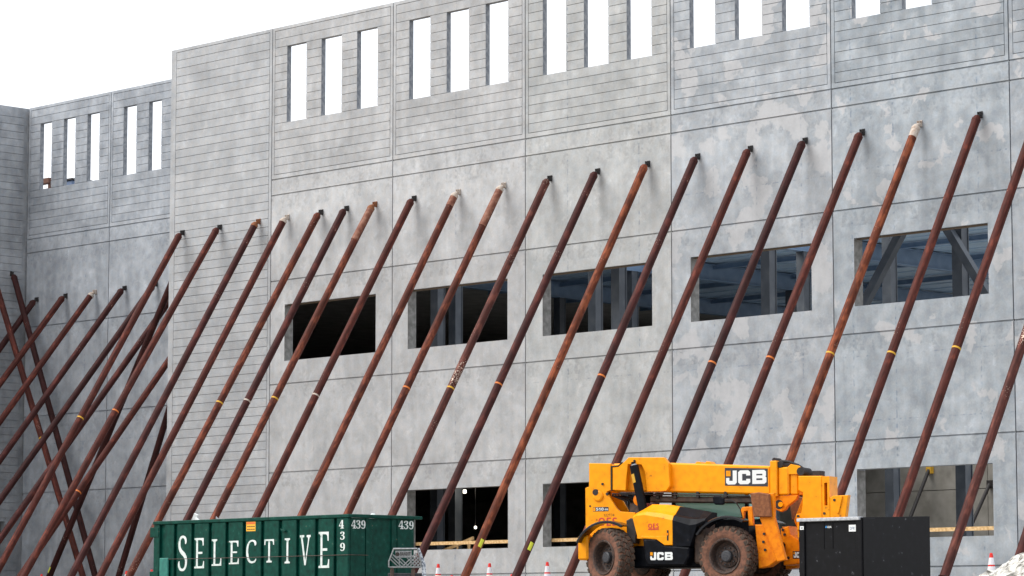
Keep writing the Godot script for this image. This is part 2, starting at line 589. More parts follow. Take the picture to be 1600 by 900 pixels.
# ---------------------------------------------------------------- ground
func ground() -> void:
	var mb := MB.new()
	var zs := [-1500.0, -200.0, -60.0, 0.0, 7.2, 7.8, 15.5, 17.0, 21.0, 23.0, 60.0, 200.0, 1500.0]
	var hs := [0.0, 0.0, 0.0, 0.0, 0.0, LOW, LOW, -0.35, -2.1, -2.5, -2.6, -2.6, -2.6]
	var xs := [-1500.0, -200.0, -60.0, 0.0, 40.0, 80.0, 200.0, 1500.0]
	for i in xs.size() - 1:
		for j in zs.size() - 1:
			var a := Vector3(xs[i], hs[j], zs[j]); var b := Vector3(xs[i + 1], hs[j], zs[j])
			var d := Vector3(xs[i + 1], hs[j + 1], zs[j + 1]); var e := Vector3(xs[i], hs[j + 1], zs[j + 1])
			mb.flat(a, b, d, e, (a + d) * 0.5 - Vector3(0, 50, 0))
	var m := worn(61, [[0.15, c8(104, 96, 86)], [0.5, c8(128, 119, 107)], [0.85, c8(150, 141, 129)]], 6.0, 0.95, 0.0, 0.03, 512)
	var g := put(mb, "ground", m, self)
	tag(g, "bare compacted gravel ground of the building site", "ground", "", "structure")


# ---------------------------------------------------------------- the concrete building
func panel_uv(x0: float, w: float, z_front: float) -> Callable:
	return func(p: Vector3, n: Vector3) -> Vector2:
		var off := (z_front - p.z) if absf(n.x) > 0.5 else 0.0
		var offy := (z_front - p.z) if absf(n.y) > 0.5 else 0.0
		return Vector2((p.x - x0 + off) / w, (TOP - p.y + offy) / TOP)

func course(x0: float, x1: float, y: float, z: float, uv: Callable, mat: Material, parent: Node, top := PITCH) -> void:
	var g := 0.007
	var mb := MB.new()
	mb.uvmap = uv
	mb.slab(x0, x1, y + g, y + top - g, [], z, z - 0.035, false)
	put(mb, "course", mat, parent)

# a wall panel: solid core, raised fields between the reveals, cast courses, window and slot openings
func wall_panel(parent: Node, x0: float, x1: float, z: float, mat: Material, windows: Array, slots: Array, o := {}) -> void:
	var uv := panel_uv(x0, x1 - x0, z)
	var a := x0 + 0.017
	var b := x1 - 0.017
	var split := 12.3
	var core := MB.new()
	core.uvmap = uv
	core.slab(a, b, -0.3, split, windows, z - 0.035, z - 0.32)
	core.slab(a, b, split, TOP, slots, z - 0.035, z - 0.16)
	core.quad(Vector3(a, split, z - 0.16), Vector3(b, split, z - 0.16), Vector3(b, split, z - 0.32), Vector3(a, split, z - 0.32), Vector3.UP)
	var p := put(core, "wall_panel", mat, parent)
	if o.get("label", ""):
		tag(p, o.label)
	# fields between the reveals
	if not o.get("full", false):
		var ys := [-0.3, 0.541, 3.584, 6.162, 9.206, 11.754, 12.227]
		for i in 6:
			var mb := MB.new()
			mb.uvmap = uv
			var holes := []
			for w in windows:
				if w[3] > ys[i] and w[2] < ys[i + 1]:
					holes.append(w)
			mb.slab(a, b, ys[i] + (0.0 if i == 0 else 0.02), ys[i + 1] - 0.02, holes, z, z - 0.035, false)
			put(mb, "field", mat, p)
	# flat border round the courses
	var fx0: float = x0 + o.get("bl", 0.13)
	var fx1: float = x1 - o.get("br", 0.13)
	var y0: float = -0.3 if o.get("full", false) else 12.247
	var yc := 12.37 if not o.get("full", false) else 12.37 - PITCH * 50
	var ring := MB.new()
	ring.uvmap = uv
	ring.slab(a, b, y0, TOP, [[fx0 - 0.018, fx1 + 0.018, yc - 0.01, 16.67 + 0.01]], z, z - 0.035, false)
	put(ring, "border", mat, p)
	var k := -50 if o.get("full", false) else 0
	while k < 17:
		var y := 12.37 + k * PITCH
		var cuts := [fx0]
		for s in slots:
			if s[3] > y + 0.06 and s[2] < y + PITCH - 0.06:
				cuts.append(s[0])
				cuts.append(s[1])
		cuts.append(fx1)
		for i in range(0, cuts.size(), 2):
			if cuts[i + 1] - cuts[i] > 0.05:
				course(cuts[i], cuts[i + 1], y, z, uv, mat, p)
		k += 1

func building() -> void:
	var B := thing("concrete_building", "unfinished grey tilt-up concrete building held by long rusty pipe braces", "building")
	var sy0 := 12.37 + PITCH * 6
	var sy1 := 12.37 + PITCH * 15
	var looks := [
		{"base": c8(175, 177, 180), "full": true, "contrast": 0.8},
		{"base": c8(178, 179, 181), "dark": 190, "dcol": c8(158, 158, 158)},
		{"base": c8(177, 178, 180), "dark": 186, "dcol": c8(158, 159, 160), "lines": [2.6]},
		{"base": c8(175, 177, 178), "dark": 182, "dcol": c8(156, 157, 159), "lines": [1.6, 4.2], "rows": [5.6]},
		{"base": c8(165, 170, 176), "thr": 162, "patch": c8(183, 184, 187), "dark": 184, "dcol": c8(150, 155, 163), "contrast": 1.2, "lines": [1.45, 2.9, 4.35], "rows": [10.1, 5.6, 4.0]},
		{"base": c8(158, 165, 172), "thr": 196, "patch": c8(182, 183, 186), "dark": 176, "dcol": c8(142, 149, 158), "contrast": 1.25, "lines": [0.6, 1.9, 4.4], "rows": [10.15, 5.6, 4.05, 0.25]},
		{"base": c8(158, 164, 171), "thr": 190, "patch": c8(182, 183, 186), "dark": 180, "dcol": c8(140, 146, 155), "contrast": 1.25, "lines": [1.4, 3.9], "rows": [9.8, 4.3]},
	]
	# grooved panel at the end of the long wall
	var m0 := concrete(100, -2 * W - LEFT_END, TOP, looks[0])
	wall_panel(B, LEFT_END, -2 * W, 0.0, m0, [], [], {"full": true, "bl": 0.27, "br": 0.14, "label": "narrow wall panel grooved into courses over its whole height"})
	for i in 6:
		var x0 := (i - 2) * W
		var win := [[x0 + 0.65, x0 + 4.63, 6.83, 8.49]]
		if i > 0:
			win.append([x0 + 0.65, x0 + 4.65, 1.23, 2.90])
		var sl := []
		for s in [[0.67, 1.54], [2.21, 3.10], [3.77, 4.65]]:
			sl.append([x0 + s[0], x0 + s[1], sy0, sy1])
		wall_panel(B, x0, x0 + W, 0.0, concrete(110 + i * 10, W, TOP, looks[i + 1]), win, sl)
		for q in sl:  # left side of each slot: thin sheet with shade in its colour
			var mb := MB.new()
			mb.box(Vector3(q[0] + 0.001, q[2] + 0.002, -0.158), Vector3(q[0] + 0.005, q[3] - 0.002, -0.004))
			put(mb, "slot_jamb_shade", M.slot, B)
	# rough stained window jambs, their shade also put into the darker colour
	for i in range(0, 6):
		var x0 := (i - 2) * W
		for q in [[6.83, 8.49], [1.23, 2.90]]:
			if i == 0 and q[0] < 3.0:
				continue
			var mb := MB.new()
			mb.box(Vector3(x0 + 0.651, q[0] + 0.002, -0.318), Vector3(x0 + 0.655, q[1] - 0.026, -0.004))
			put(mb, "jamb_shade_face", M.jamb_shade, B)
	# recessed wall
	var rl := {"base": c8(162, 167, 174), "dark": 180, "dcol": c8(142, 148, 158), "contrast": 1.3, "lines": [3.4], "rows": [5.2]}
	var rs := [[-26.47, -25.81], [-25.13, -24.47], [-23.80, -23.13]]
	var sl1 := []
	for s in rs:
		sl1.append([s[0], s[1], sy0, sy1])
	for q in sl1:  # shade-coloured sheets for the slots of the recess
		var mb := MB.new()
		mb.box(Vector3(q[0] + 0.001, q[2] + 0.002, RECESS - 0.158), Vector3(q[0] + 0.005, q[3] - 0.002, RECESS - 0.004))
		put(mb, "slot_jamb_shade", M.slot, B)
	wall_panel(B, CORNER + 0.05, -22.5, RECESS, concrete(200, 4.64, TOP, rl), [], sl1)
	var sl2 := []
	for s in [[-21.81, -21.12], [-20.46, -19.79], [-19.13, -18.46]]:
		sl2.append([s[0], s[1], sy0, sy1])
	for q in sl2:  # slot sides again, shade painted into the sheet colour
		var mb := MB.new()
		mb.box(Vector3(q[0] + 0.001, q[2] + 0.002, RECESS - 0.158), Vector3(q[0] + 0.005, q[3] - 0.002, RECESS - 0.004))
		put(mb, "slot_jamb_shade", M.slot, B)
	wall_panel(B, -22.5, -17.77, RECESS, concrete(210, 4.73, TOP, rl), [], sl2)
	wall_panel(B, -17.77, LEFT_END - 0.33, RECESS, concrete(220, 2.0, TOP, rl), [], [])
	# return of the long wall, hidden from the front, and the side wall of the recess (both built flat, then turned)
	var ret := Node3D.new()
	ret.name = "return_wall"
	B.add_child(ret)
	ret.transform = Transform3D(Basis(Vector3.UP, -PI / 2), Vector3(LEFT_END, 0, 0))
	var mr := concrete(230, 3.0, TOP, {"base": c8(170, 172, 174), "full": true})
	var rb := MB.new()
	rb.uvmap = panel_uv(-3.0, 3.0, 0.0)
	rb.slab(-2.99, -0.33, -0.3, TOP, [], -0.002, -0.3)
	put(rb, "return_panel", mr, ret)
	var side := Node3D.new()
	side.name = "side_wall"
	B.add_child(side)
	side.transform = Transform3D(Basis(Vector3.UP, PI / 2), Vector3(CORNER, 0, 0))
	var ml := concrete(240, 5.2, TOP, {"base": c8(160, 163, 167), "full": true, "contrast": 1.2})
	# in the turned frame x runs towards -z of the place
	side_panel(side, -2.37, 3.0, ml, [[-2.0, 2.38, 1.25, 2.63]])
	side_panel(side, -7.7, -2.37, ml, [[-6.9, -3.3, 1.25, 2.63]])
	side_panel(side, -13.0, -7.7, ml, [])  # this and the next: unseen wing length, added to shade the recess
	side_panel(side, -18.3, -13.0, ml, [])

	# sealant in the joints
	for i in 7:
		var mb := MB.new()
		var x := (i - 2) * W
		mb.box(Vector3(x - 0.0165, -0.2, -0.15), Vector3(x + 0.0165, TOP - 0.01, -0.09))
		put(mb, "joint_seal", M.joint, B)
	for x in [-22.5, -17.77, CORNER + 0.04]:
		var mb := MB.new()
		mb.box(Vector3(x - 0.0165, -0.2, RECESS - 0.15), Vector3(x + 0.0165, TOP - 0.01, RECESS - 0.09))
		put(mb, "joint_seal", M.joint, B)
	# wood bucks left in the window heads
	for i in 6:
		var x0 := (i - 2) * W
		var mb := MB.new()
		mb.box(Vector3(x0 + 0.652, 8.466, -0.27), Vector3(x0 + 4.628, 8.488, -0.10))
		put(mb, "head_board", M.board, B)

func side_panel(parent: Node, x0: float, x1: float, mat: Material, windows: Array) -> void:
	var uv := panel_uv(x0, x1 - x0, 0.0)
	var core := MB.new()
	core.uvmap = uv
	core.slab(x0 + 0.011, x1 + (0.3 if x1 > 2.0 else -0.011), -0.3, TOP, windows, -0.035, -0.3)
	var p := put(core, "wall_panel", mat, parent)
	for k in range(-50, 17):
		var y := 12.37 + k * PITCH
		var cuts := [x0 + 0.13, x1 - 0.16]
		for s in windows:
			if s[3] > y + 0.06 and s[2] < y + PITCH - 0.06:
				cuts = [x0 + 0.13, s[0], s[1], x1 - 0.16]
		for i in range(0, cuts.size(), 2):
			if cuts[i + 1] - cuts[i] > 0.05:
				course(cuts[i], cuts[i + 1], y, 0.0, uv, mat, p)


# ---------------------------------------------------------------- inside: floors, columns, beams, deck
func interior() -> void:
	var S := thing("steel_frame", "dark blue-grey steel columns, beams and roof deck seen through the upper windows", "steel frame")
	var x0 := -20.0
	var x1 := 3.2
	var zb := -34.0
	# roof deck sheets with lapped ribs along the wall
	var k := 0
	var z := -14.8  # deck starts past the front bay, left open to let skylight in
	while z > zb:
		var mb := MB.new()
		var xa := x0
		mb.box(Vector3(xa, 11.14, z - 1.195), Vector3(x1, 11.24, z))
		mb.box(Vector3(xa, 11.105, z - 1.18), Vector3(x1, 11.139, z - 1.12))
		put(mb, "deck_sheet", M.deck, S)
		z -= 1.2
		k += 1
	var rf := MB.new()
	rf.box(Vector3(x0 - 0.3, 11.26, zb), Vector3(x1, 11.5, -14.8))
	rf.box(Vector3(x0 - 0.3, 11.26, -14.799), Vector3(-9.0, 11.5, -3.5))  # this and the next: unseen strips, added to keep the hall dark
	rf.box(Vector3(-15.1, 11.26, -3.499), Vector3(-9.0, 11.5, -0.38))
	put(rf, "roof", M.slab, S)
	# girders at right angles to the wall, beams along it
	for gx in [-16.4, -9.2, -2.0]:
		var mb := MB.new()
		var zn := -12.0
		mb.box(Vector3(gx - 0.15, 10.55, zb), Vector3(gx + 0.15, 10.58, zn))
		mb.box(Vector3(gx - 0.02, 10.58, zb), Vector3(gx + 0.02, 11.06, zn))
		mb.box(Vector3(gx - 0.15, 11.06, zb), Vector3(gx + 0.15, 11.09, zn))
		put(mb, "girder", M.girder, S)
	for bz in [-18.0, -22.0, -26.0]:
		var mb := MB.new()
		mb.box(Vector3(x0, 10.94, bz - 0.07), Vector3(x1, 10.955, bz + 0.07))
		mb.box(Vector3(x0, 10.955, bz - 0.012), Vector3(x1, 11.08, bz + 0.012))
		mb.box(Vector3(x0, 11.08, bz - 0.07), Vector3(x1, 11.098, bz + 0.07))
		put(mb, "beam", M.girder, S)
	# columns: wide-flange shapes
	var cols := [[12.4, -2.75], [5.2, -3.95], [5.2, -9.1], [-2.0, -4.8], [2.04, -1.5], [-9.2, -6.15], [-6.1, -2.5], [-9.2, -14.0], [-2.0, -14.0], [-9.2, -22.0], [-2.0, -22.0], [5.2, -18.0], [-16.4, -10.0], [-16.4, -18.0]]
	for c in cols:
		var mb := MB.new()
		var q := 0.15
		mb.box(Vector3(c[0] - q, 0.0, c[1] + q - 0.025), Vector3(c[0] + q, 10.55, c[1] + q))
		mb.box(Vector3(c[0] - q, 0.0, c[1] - q), Vector3(c[0] + q, 10.55, c[1] - q + 0.025))
		mb.box(Vector3(c[0] + q - 0.06, 0.0, c[1] - q + 0.026), Vector3(c[0] + q - 0.02, 10.55, c[1] + q - 0.026))
		put(mb, "column", M.steel, S)
	# diagonals
	for d in [[Vector3(11.6, 9.82, -2.45), Vector3(14.4, 5.68, -2.45)], [Vector3(12.6, 9.82, -1.2), Vector3(9.6, 5.6, -1.2)]]:
		var mb := MB.new()
		var dir: Vector3 = (d[1] - d[0]).normalized()
		var len_: float = (d[1] - d[0]).length()
		var xf := Transform3D(Basis(Vector3(0, 0, 1).cross(dir), dir, Vector3(0, 0, 1)), (d[0] + d[1]) * 0.5)
		mb.boxt(xf, Vector3(0.2, len_, 0.2))
		put(mb, "diagonal", M.steel, S)
	# floors and the added room walls
	var F := thing("inner_floors", "inner concrete floors and walls behind the window openings", "floor slab", Vector3.ZERO, "", "structure")
	var f2 := MB.new()
	f2.box(Vector3(x0, 5.0, zb), Vector3(1.5, 5.3, -3.5))  # cut short out of view so skylight reaches the inner wall
	f2.box(Vector3(-15.1, 5.0, -3.499), Vector3(1.5, 5.3, -0.36))
	put(f2, "upper_floor", M.slab, F)
	var f1 := MB.new()
	f1.box(Vector3(x0, 0.01, zb - 20.0), Vector3(24.0, 0.08, -3.5))
	f1.box(Vector3(-15.1, 0.01, -3.499), Vector3(24.0, 0.08, -0.36))
	put(f1, "ground_floor", M.slab, F)
	# unseen closed hall and wing, plain concrete rooms added to keep the windows dark
	for q in [["ground_floor", Vector3(-62.0, 0.01, -44.0), Vector3(-20.01, 0.08, -3.4)], ["upper_floor", Vector3(-62.0, 5.0, -44.0), Vector3(-20.01, 5.3, -3.4)], ["added_hall_wall", Vector3(-62.3, 0.0, -44.0), Vector3(-62.0, 11.3, -3.4)], ["added_hall_wall", Vector3(-62.0, 0.0, -44.3), Vector3(8.4, 5.29, -44.001)], ["added_hall_wall", Vector3(-62.0, 5.291, -44.3), Vector3(-20.0, 11.3, -44.001)], ["added_hall_wall", Vector3(-62.0, 0.0, -3.39), Vector3(-27.6, 11.3, -3.34)], ["added_hall_wall", Vector3(-20.3, 5.31, -43.99), Vector3(-20.01, 11.3, zb - 0.01)], ["added_wing_wall", Vector3(-40.3, 0.0, -3.33), Vector3(-40.0, 11.3, 18.3)], ["added_wing_wall", Vector3(-40.0, 0.0, 18.0), Vector3(-27.55, 11.3, 18.3)], ["added_wing_roof", Vector3(-40.3, 11.31, -3.329), Vector3(-27.55, 11.5, 18.3)], ["upper_floor", Vector3(-20.0, 5.0, -43.99), Vector3(8.4, 5.3, zb - 0.002)]]:
		var mb := MB.new()
		mb.box(q[1], q[2])
		put(mb, q[0], M.inner, F)
	var bkw := MB.new()
	bkw.box(Vector3(-6.0, 0.09, -14.5), Vector3(8.4, 4.98, -14.26))
	put(bkw, "inner_backing", M.inner, F)
	# concrete wall inside, seen through the right lower window
	for i in 4:
		var mb := MB.new()
		mb.box(Vector3(-6.0 + i * 3.6 + 0.01, 0.09, -14.25), Vector3(-6.0 + (i + 1) * 3.6 - 0.01, 3.08, -14.0))
		mb.box(Vector3(-6.0 + i * 3.6 + 0.01, 3.10, -14.25), Vector3(-6.0 + (i + 1) * 3.6 - 0.01, 4.98, -14.0))
		put(mb, "inner_panel", M.inner, F)
	# braces on that wall
	for a in [[2.78, 3.68, "thin dark brace inside the right lower window with a yellow top"], [4.95, 3.19, "thin dark brace at the inner edge of the right lower window"]]:
		var b := thing("inner_brace", a[2], "brace", Vector3(a[0], 0, -14.0), "braces inside the building")
		var mb := MB.new()
		mb.tube(Vector3(0, a[1], 0.12), Vector3(0, 0.16, 2.4), 0.055, 0.055, 10)
		put(mb, "pipe", M.iron, b)
		var sh := MB.new()
		sh.box(Vector3(-0.09, a[1] - 0.1, 0.0), Vector3(0.09, a[1] + 0.12, 0.14))
		put(sh, "top_bracket", M.tape_yellow if a[0] < 3.0 else M.iron, b)
		var ft := MB.new()
		ft.box(Vector3(-0.12, 0.085, 2.28), Vector3(0.12, 0.2, 2.6))
		put(ft, "foot", M.iron, b)
	# guard rails of lumber across the lower windows
	var wins := [-W, 0.0, 2 * W]
	var where := ["above the road cones beside the green dumpster", "just behind the telehandler's rear end", "behind the black dumpster"]
	for i in 3:
		var x: float = wins[i]
		var mb := MB.new()
		mb.box(Vector3(x + 0.35, 1.37, -0.372), Vector3(x + 4.95, 1.46, -0.334))
		var o := put(mb, "guard_rail", M.lumber, self)
		tag(o, "pale lumber rail across the lower window " + where[i], "guard rail", "lumber rails in the lower windows")
	# a sawhorse of lumber inside
	var h := thing("sawhorse", "tilted yellow lumber sawhorse inside the window by the green dumpster", "sawhorse", Vector3(-4.0, 0.085, -1.3))
	var top := MB.new()
	top.boxt(Transform3D(Basis(Vector3(0, 0, 1), 0.27), Vector3(0.0, 1.31, 0)), Vector3(1.35, 0.09, 0.04))
	put(top, "beam", M.lumber, h)
	for l in [[0.55, 0.62, 0.12], [0.05, 0.1, 0.12], [0.4, 0.26, -0.14], [-0.5, -0.5, -0.1]]:
		var mb := MB.new()
		mb.tube(Vector3(l[1], 0.0, l[2] * 2.0), Vector3(l[0], 1.3 + l[0] * 0.25, 0.03 * signf(l[2])), 0.035, 0.035, 4)
		put(mb, "leg", M.lumber, h)
	# temporary work lights
	var lamp_mat := plain(c8(255, 250, 235), 0.5)
	lamp_mat.emission_enabled = true
	lamp_mat.emission = c8(255, 247, 228)
	lamp_mat.emission_energy_multiplier = 1.2
	for a in [[Vector3(-8.63, 3.17, -6.0), "square work light high inside the window beside the green dumpster"], [Vector3(-8.16, 2.08, -6.0), "round work bulb hanging low inside the window beside the green dumpster"]]:
		var L := thing("work_light", a[1], "lamp", a[0], "work lights inside")
		var mb := MB.new()
		if a[0].y > 3.0:
			mb.cbox(Vector3(-0.045, -0.055, -0.045), Vector3(0.045, 0.055, 0.045), 0.015)
		else:
			mb.lathe(Transform3D(), [Vector2(0.0, -0.05), Vector2(0.035, -0.035), Vector2(0.045, 0.0), Vector2(0.035, 0.035), Vector2(0.0, 0.05)], 14)
		put(mb, "bulb", lamp_mat, L)
		var cd := MB.new()
		cd.tube(Vector3(0, 0.08, 0), Vector3(0, 5.0 - a[0].y, 0), 0.008, 0.008, 6)
		put(cd, "cord", M.iron, L)
		var li := OmniLight3D.new()
		li.name = "glow"
		li.light_energy = 0.12
		li.light_color = Color(1, 0.95, 0.86)
		li.light_size = 0.06
		li.omni_range = 12.0
		li.omni_attenuation = 2.0
		li.shadow_enabled = true
		L.add_child(li)
	# what stands on the roof behind the recess slots
	var eq := thing("rooftop_rack", "brown steel rack seen at the foot of the leftmost slot opening", "pipe rack", Vector3(-33.0, 11.5, -8.0))
	var e1 := MB.new()
	e1.box(Vector3(-0.9, 3.8, -0.15), Vector3(0.30, 3.98, 0.15))
	e1.box(Vector3(-0.9, 3.45, -0.1), Vector3(0.30, 3.6, 0.1))
	put(e1, "rail", M.brown, eq)
	for x in [-0.8, 0.2]:
		var mb := MB.new()
		mb.box(Vector3(x - 0.06, 0, -0.06), Vector3(x + 0.06, 3.8, 0.06))
		put(mb, "post", M.brown, eq)
	var un := thing("rooftop_unit", "blue-grey rooftop housing seen at the foot of the second slot opening", "roof unit", Vector3(-31.5, 11.5, -8.0))
	var e2 := MB.new()
	e2.cbox(Vector3(-0.6, 0, -0.4), Vector3(0.6, 3.68, 0.4), 0.04)
	put(e2, "housing", M.bluegrey, un)
	var e3 := MB.new()
	e3.box(Vector3(-0.66, 3.68, -0.46), Vector3(0.66, 3.74, 0.46))
	put(e3, "lid", M.iron, un)
	var lr := thing("lower_roof", "flat roof behind the recessed wall", "roof", Vector3.ZERO, "", "structure")
	var e4 := MB.new()
	e4.box(Vector3(-62.3, 11.301, -44.3), Vector3(-20.31, 11.5, -3.331))  # stretched out of view to close off the added hall from light
	put(e4, "roof_sheet", M.slab, lr)


# ---------------------------------------------------------------- pipe braces
func brace(at_top: Vector3, foot: Vector3, mat: Material, label: String, group: String, o := {}) -> void:
	# at_top: where the bracket meets the wall; foot: on the ground; built in a frame whose -z... runs from the wall outwards
	var out := Vector3(foot.x - at_top.x, 0, foot.z - at_top.z)
	var run := out.length()
	var T := thing("pipe_brace", label, "brace", Vector3(foot.x, foot.y, foot.z), group)
	T.rotation.y = atan2(out.x, out.z)
	var H := at_top.y - foot.y
	var top := Vector3(0, H, -run)          # on the wall
	var dir := (Vector3(0, 0.14, 0) - top).normalized()
	var p0 := top + Vector3(0, 0.0, 0.16) + dir * 0.10
	var p1 := Vector3(0, 0.16, 0)
	var r := 0.102
	var mb := MB.new()
	mb.tube(p0, p1, r, r, 20)
	put(mb, "pipe", mat, T)
	var cap := MB.new()
	cap.tube(p0 - dir * 0.02, p0 + dir * 0.05, r * 1.06, r * 1.06, 18)
	cap.tube(p0 - dir * 0.09, p0 - dir * 0.02, r * 0.72, r * 1.02, 18)
	var cm: Material = o.get("cap", M.iron)
	put(cap, "end_cap", cm if cm != M.iron else mat, T)
	var br := MB.new()
	br.cbox(Vector3(-0.04, H - 0.02, -run + 0.002), Vector3(0.04, H + 0.14, -run + 0.02), 0.006)
	for s in [-1, 1]:
		br.cbox(Vector3(s * 0.03 - 0.010, H - 0.02, -run + 0.02), Vector3(s * 0.03 + 0.010, H + 0.12, -run + 0.13), 0.02)
	br.tube(Vector3(-0.055, H + 0.04, -run + 0.09), Vector3(0.055, H + 0.04, -run + 0.09), 0.02, 0.02, 8)
	br.tube(p0 - dir * 0.09, top + Vector3(0, 0.02, 0.12), 0.045, 0.045, 8)
	put(br, "top_bracket", cm, T)
	if o.has("sleeve"):
		var sl := MB.new()
		sl.tube(p0 + dir * 0.051, p0 + dir * (0.05 + o.sleeve), r + 0.002, r + 0.002, 20)
		put(sl, "pale_sleeve", o.get("sleeve_mat", M.palerust), T)
	var ft := MB.new()
	ft.cbox(Vector3(-0.16, 0.0, -0.16), Vector3(0.16, 0.03, 0.20), 0.006)
	for s in [-1, 1]:
		ft.cbox(Vector3(s * 0.07 - 0.012, 0.03, -0.08), Vector3(s * 0.07 + 0.012, 0.22, 0.08), 0.004)
	ft.tube(p1, Vector3(0, 0.14, 0), 0.05, 0.05, 10)
	put(ft, "foot_shoe", M.iron, T)
	if o.has("band"):
		var f: float = o.band
		var q := p0.lerp(p1, f)
		var bd := MB.new()
		bd.tube(q - dir * 0.022, q + dir * 0.022, r + 0.003, r + 0.003, 18)
		put(bd, "paint_band", o.get("band_mat", M.tape_yellow), T)
	if o.has("tag"):
		var q := p0.lerp(p1, o.tag)
		var bd := MB.new()
		bd.tube(q - dir * 0.11, q + dir * 0.11, r + 0.004, r + 0.004, 8, false, 2.4, 3.3)
		put(bd, "label_strip", M.tag, T)

func braces() -> void:
	var R := [
		rust(300, c8(78, 39, 33), c8(104, 54, 41), 158, 326),
		rust(310, c8(66, 34, 32), c8(86, 45, 38), 168, 330),
		rust(320, c8(86, 44, 34), c8(122, 68, 47), 142, 322),
		rust(330, c8(98, 50, 34), c8(138, 78, 50), 122, 324),
		rust(340, c8(78, 43, 38), c8(104, 62, 52), 146, 268),
		rust(350, c8(58, 31, 30), c8(76, 41, 36), 176, 334),
	]
	var y: Material = M.tape_yellow
	var og: Material = M.tape_orange
	var pan := ["the narrow grooved panel", "the panel with the first upper window", "the panel with the second upper window", "the panel with the third upper window", "the panel with the fourth upper window", "the panel with the fifth upper window", "the cropped panel at the right edge"]
	var nth := ["first", "second", "third", "fourth"]
	# x, foot z, panel, place among its panel's braces, number there, rust, options, look
	var rows := [
		[-14.74, 6.93, 0, 0, 3, 0, {"band": 0.53, "band_mat": y}, "red-brown"],
		[-12.95, 7.20, 0, 1, 3, 0, {"band": 0.52, "band_mat": og}, "red-brown"],
		[-11.14, 6.87, 0, 2, 3, 1, {"cap": M.pad}, "dark"],
		[-9.83, 6.85, 1, 0, 4, 0, {"cap": M.palecap}, "pale-capped"],
		[-8.32, 7.00, 1, 1, 4, 2, {"band": 0.52, "band_mat": y}, "rusty"],
		[-7.20, 6.87, 1, 2, 4, 1, {"band": 0.52, "band_mat": M.palecap}, "dark"],
		[-5.99, 6.92, 1, 3, 4, 2, {"cap": M.pad, "band": 0.52, "band_mat": y, "sleeve": 1.1}, "orange-topped"],
		[-4.35, 6.81, 2, 0, 3, 0, {"band": 0.52, "band_mat": M.palecap}, "red-brown"],
		[-2.56, 6.77, 2, 1, 3, 2, {"cap": M.palecap, "sleeve": 0.3}, "pale-capped orange"],
		[-0.77, 6.75, 2, 2, 3, 2, {"cap": M.palecap, "band": 0.52, "band_mat": og, "sleeve": 1.2}, "whitish-topped"],
		[0.99, 6.78, 3, 0, 3, 4, {"band": 0.53, "band_mat": y}, "paint-speckled"],
		[2.76, 6.80, 3, 1, 3, 1, {"band": 0.53, "band_mat": og}, "dark"],
		[4.55, 6.68, 3, 2, 3, 3, {"tag": 0.91}, "orange rusted"],
		[6.29, 6.67, 4, 0, 3, 1, {"band": 0.53, "band_mat": og, "tag": 0.92}, "dark"],
		[8.06, 6.70, 4, 1, 3, 0, {"tag": 0.915}, "red-brown"],
		[9.84, 6.67, 4, 2, 3, 5, {"band": 0.52, "band_mat": og}, "dark"],
		[11.63, 6.66, 5, 0, 3, 0, {"band": 0.52, "band_mat": og}, "red-brown"],
		[13.37, 6.54, 5, 1, 3, 3, {"cap": M.palecap, "band": 0.52, "band_mat": y, "sleeve": 0.22, "sleeve_mat": M.palecap}, "white-capped orange"],
		[15.14, 6.45, 5, 2, 3, 0, {"band": 0.53, "band_mat": y}, "red-brown"],
		[16.92, 6.40, 6, 0, 3, 0, {"band": 0.53, "band_mat": y}, "red-brown"],
		[18.68, 6.38, 6, 1, 3, 4, {}, "paint-splattered"],
		[20.40, 6.35, 6, 2, 3, 1, {}, "dark"],
	]
	for r in rows:
		brace(Vector3(r[0], 10.99, 0.0), Vector3(r[0], 0.0, r[1]), R[r[5]], "%s pipe brace, %s of %s on %s" % [r[7], nth[r[3]], "four" if r[4] == 4 else "three", pan[r[2]]], "pipe braces along the long wall", r[6])
	var rec := [
		[-26.43, 5.02, "first pipe brace of the recessed wall, topped right beside the corner", 5, {}],
		[-24.79, 5.20, "second pipe brace of the recessed wall counted from the corner", 0, {}],
		[-23.17, 5.18, "third pipe brace of the recessed wall, with a pale cap", 0, {"cap": M.palecap}],
		[-21.55, 5.20, "fourth pipe brace of the recessed wall, right of its panel joint", 1, {"band": 0.73}],
		[-19.90, 5.25, "fifth pipe brace of the recessed wall, its top behind another brace", 5, {"band": 0.78}],
		[-18.35, 5.30, "sixth pipe brace of the recessed wall, crossing behind steeper braces", 1, {}],
		[-16.15, 5.15, "last pipe brace of the recessed wall, coming from behind the grooved panel", 0, {"band": 0.70, "band_mat": og}],
	]
	for r in rec:
		brace(Vector3(r[0], 10.07, RECESS), Vector3(r[0], 0.0, r[1]), R[r[3]], r[2], "pipe braces of the recessed wall", r[4])
	brace(Vector3(CORNER, 10.96, -2.40), Vector3(-21.9, 0, -2.40), R[5], "pipe brace leaning the other way from the side wall, nearer the corner", "pipe braces of the side wall", {"band": 0.57})
	brace(Vector3(CORNER, 11.07, -1.50), Vector3(-21.33, 0, -1.50), R[0], "pipe brace leaning the other way, cropped by the picture's left edge", "pipe braces of the side wall", {"band": 0.53})
	brace(Vector3(LEFT_END, 11.16, -1.0), Vector3(-23.13, 0, -1.0), R[5], "dark pipe brace from behind the wall end with a yellow strip at its foot", "pipe braces behind the wall end", {"tag": 0.93})
	brace(Vector3(LEFT_END, 11.0, -2.1), Vector3(-20.8, 0, -2.1), R[5], "dark steep pipe brace from behind the wall end left of the green dumpster", "pipe braces behind the wall end")


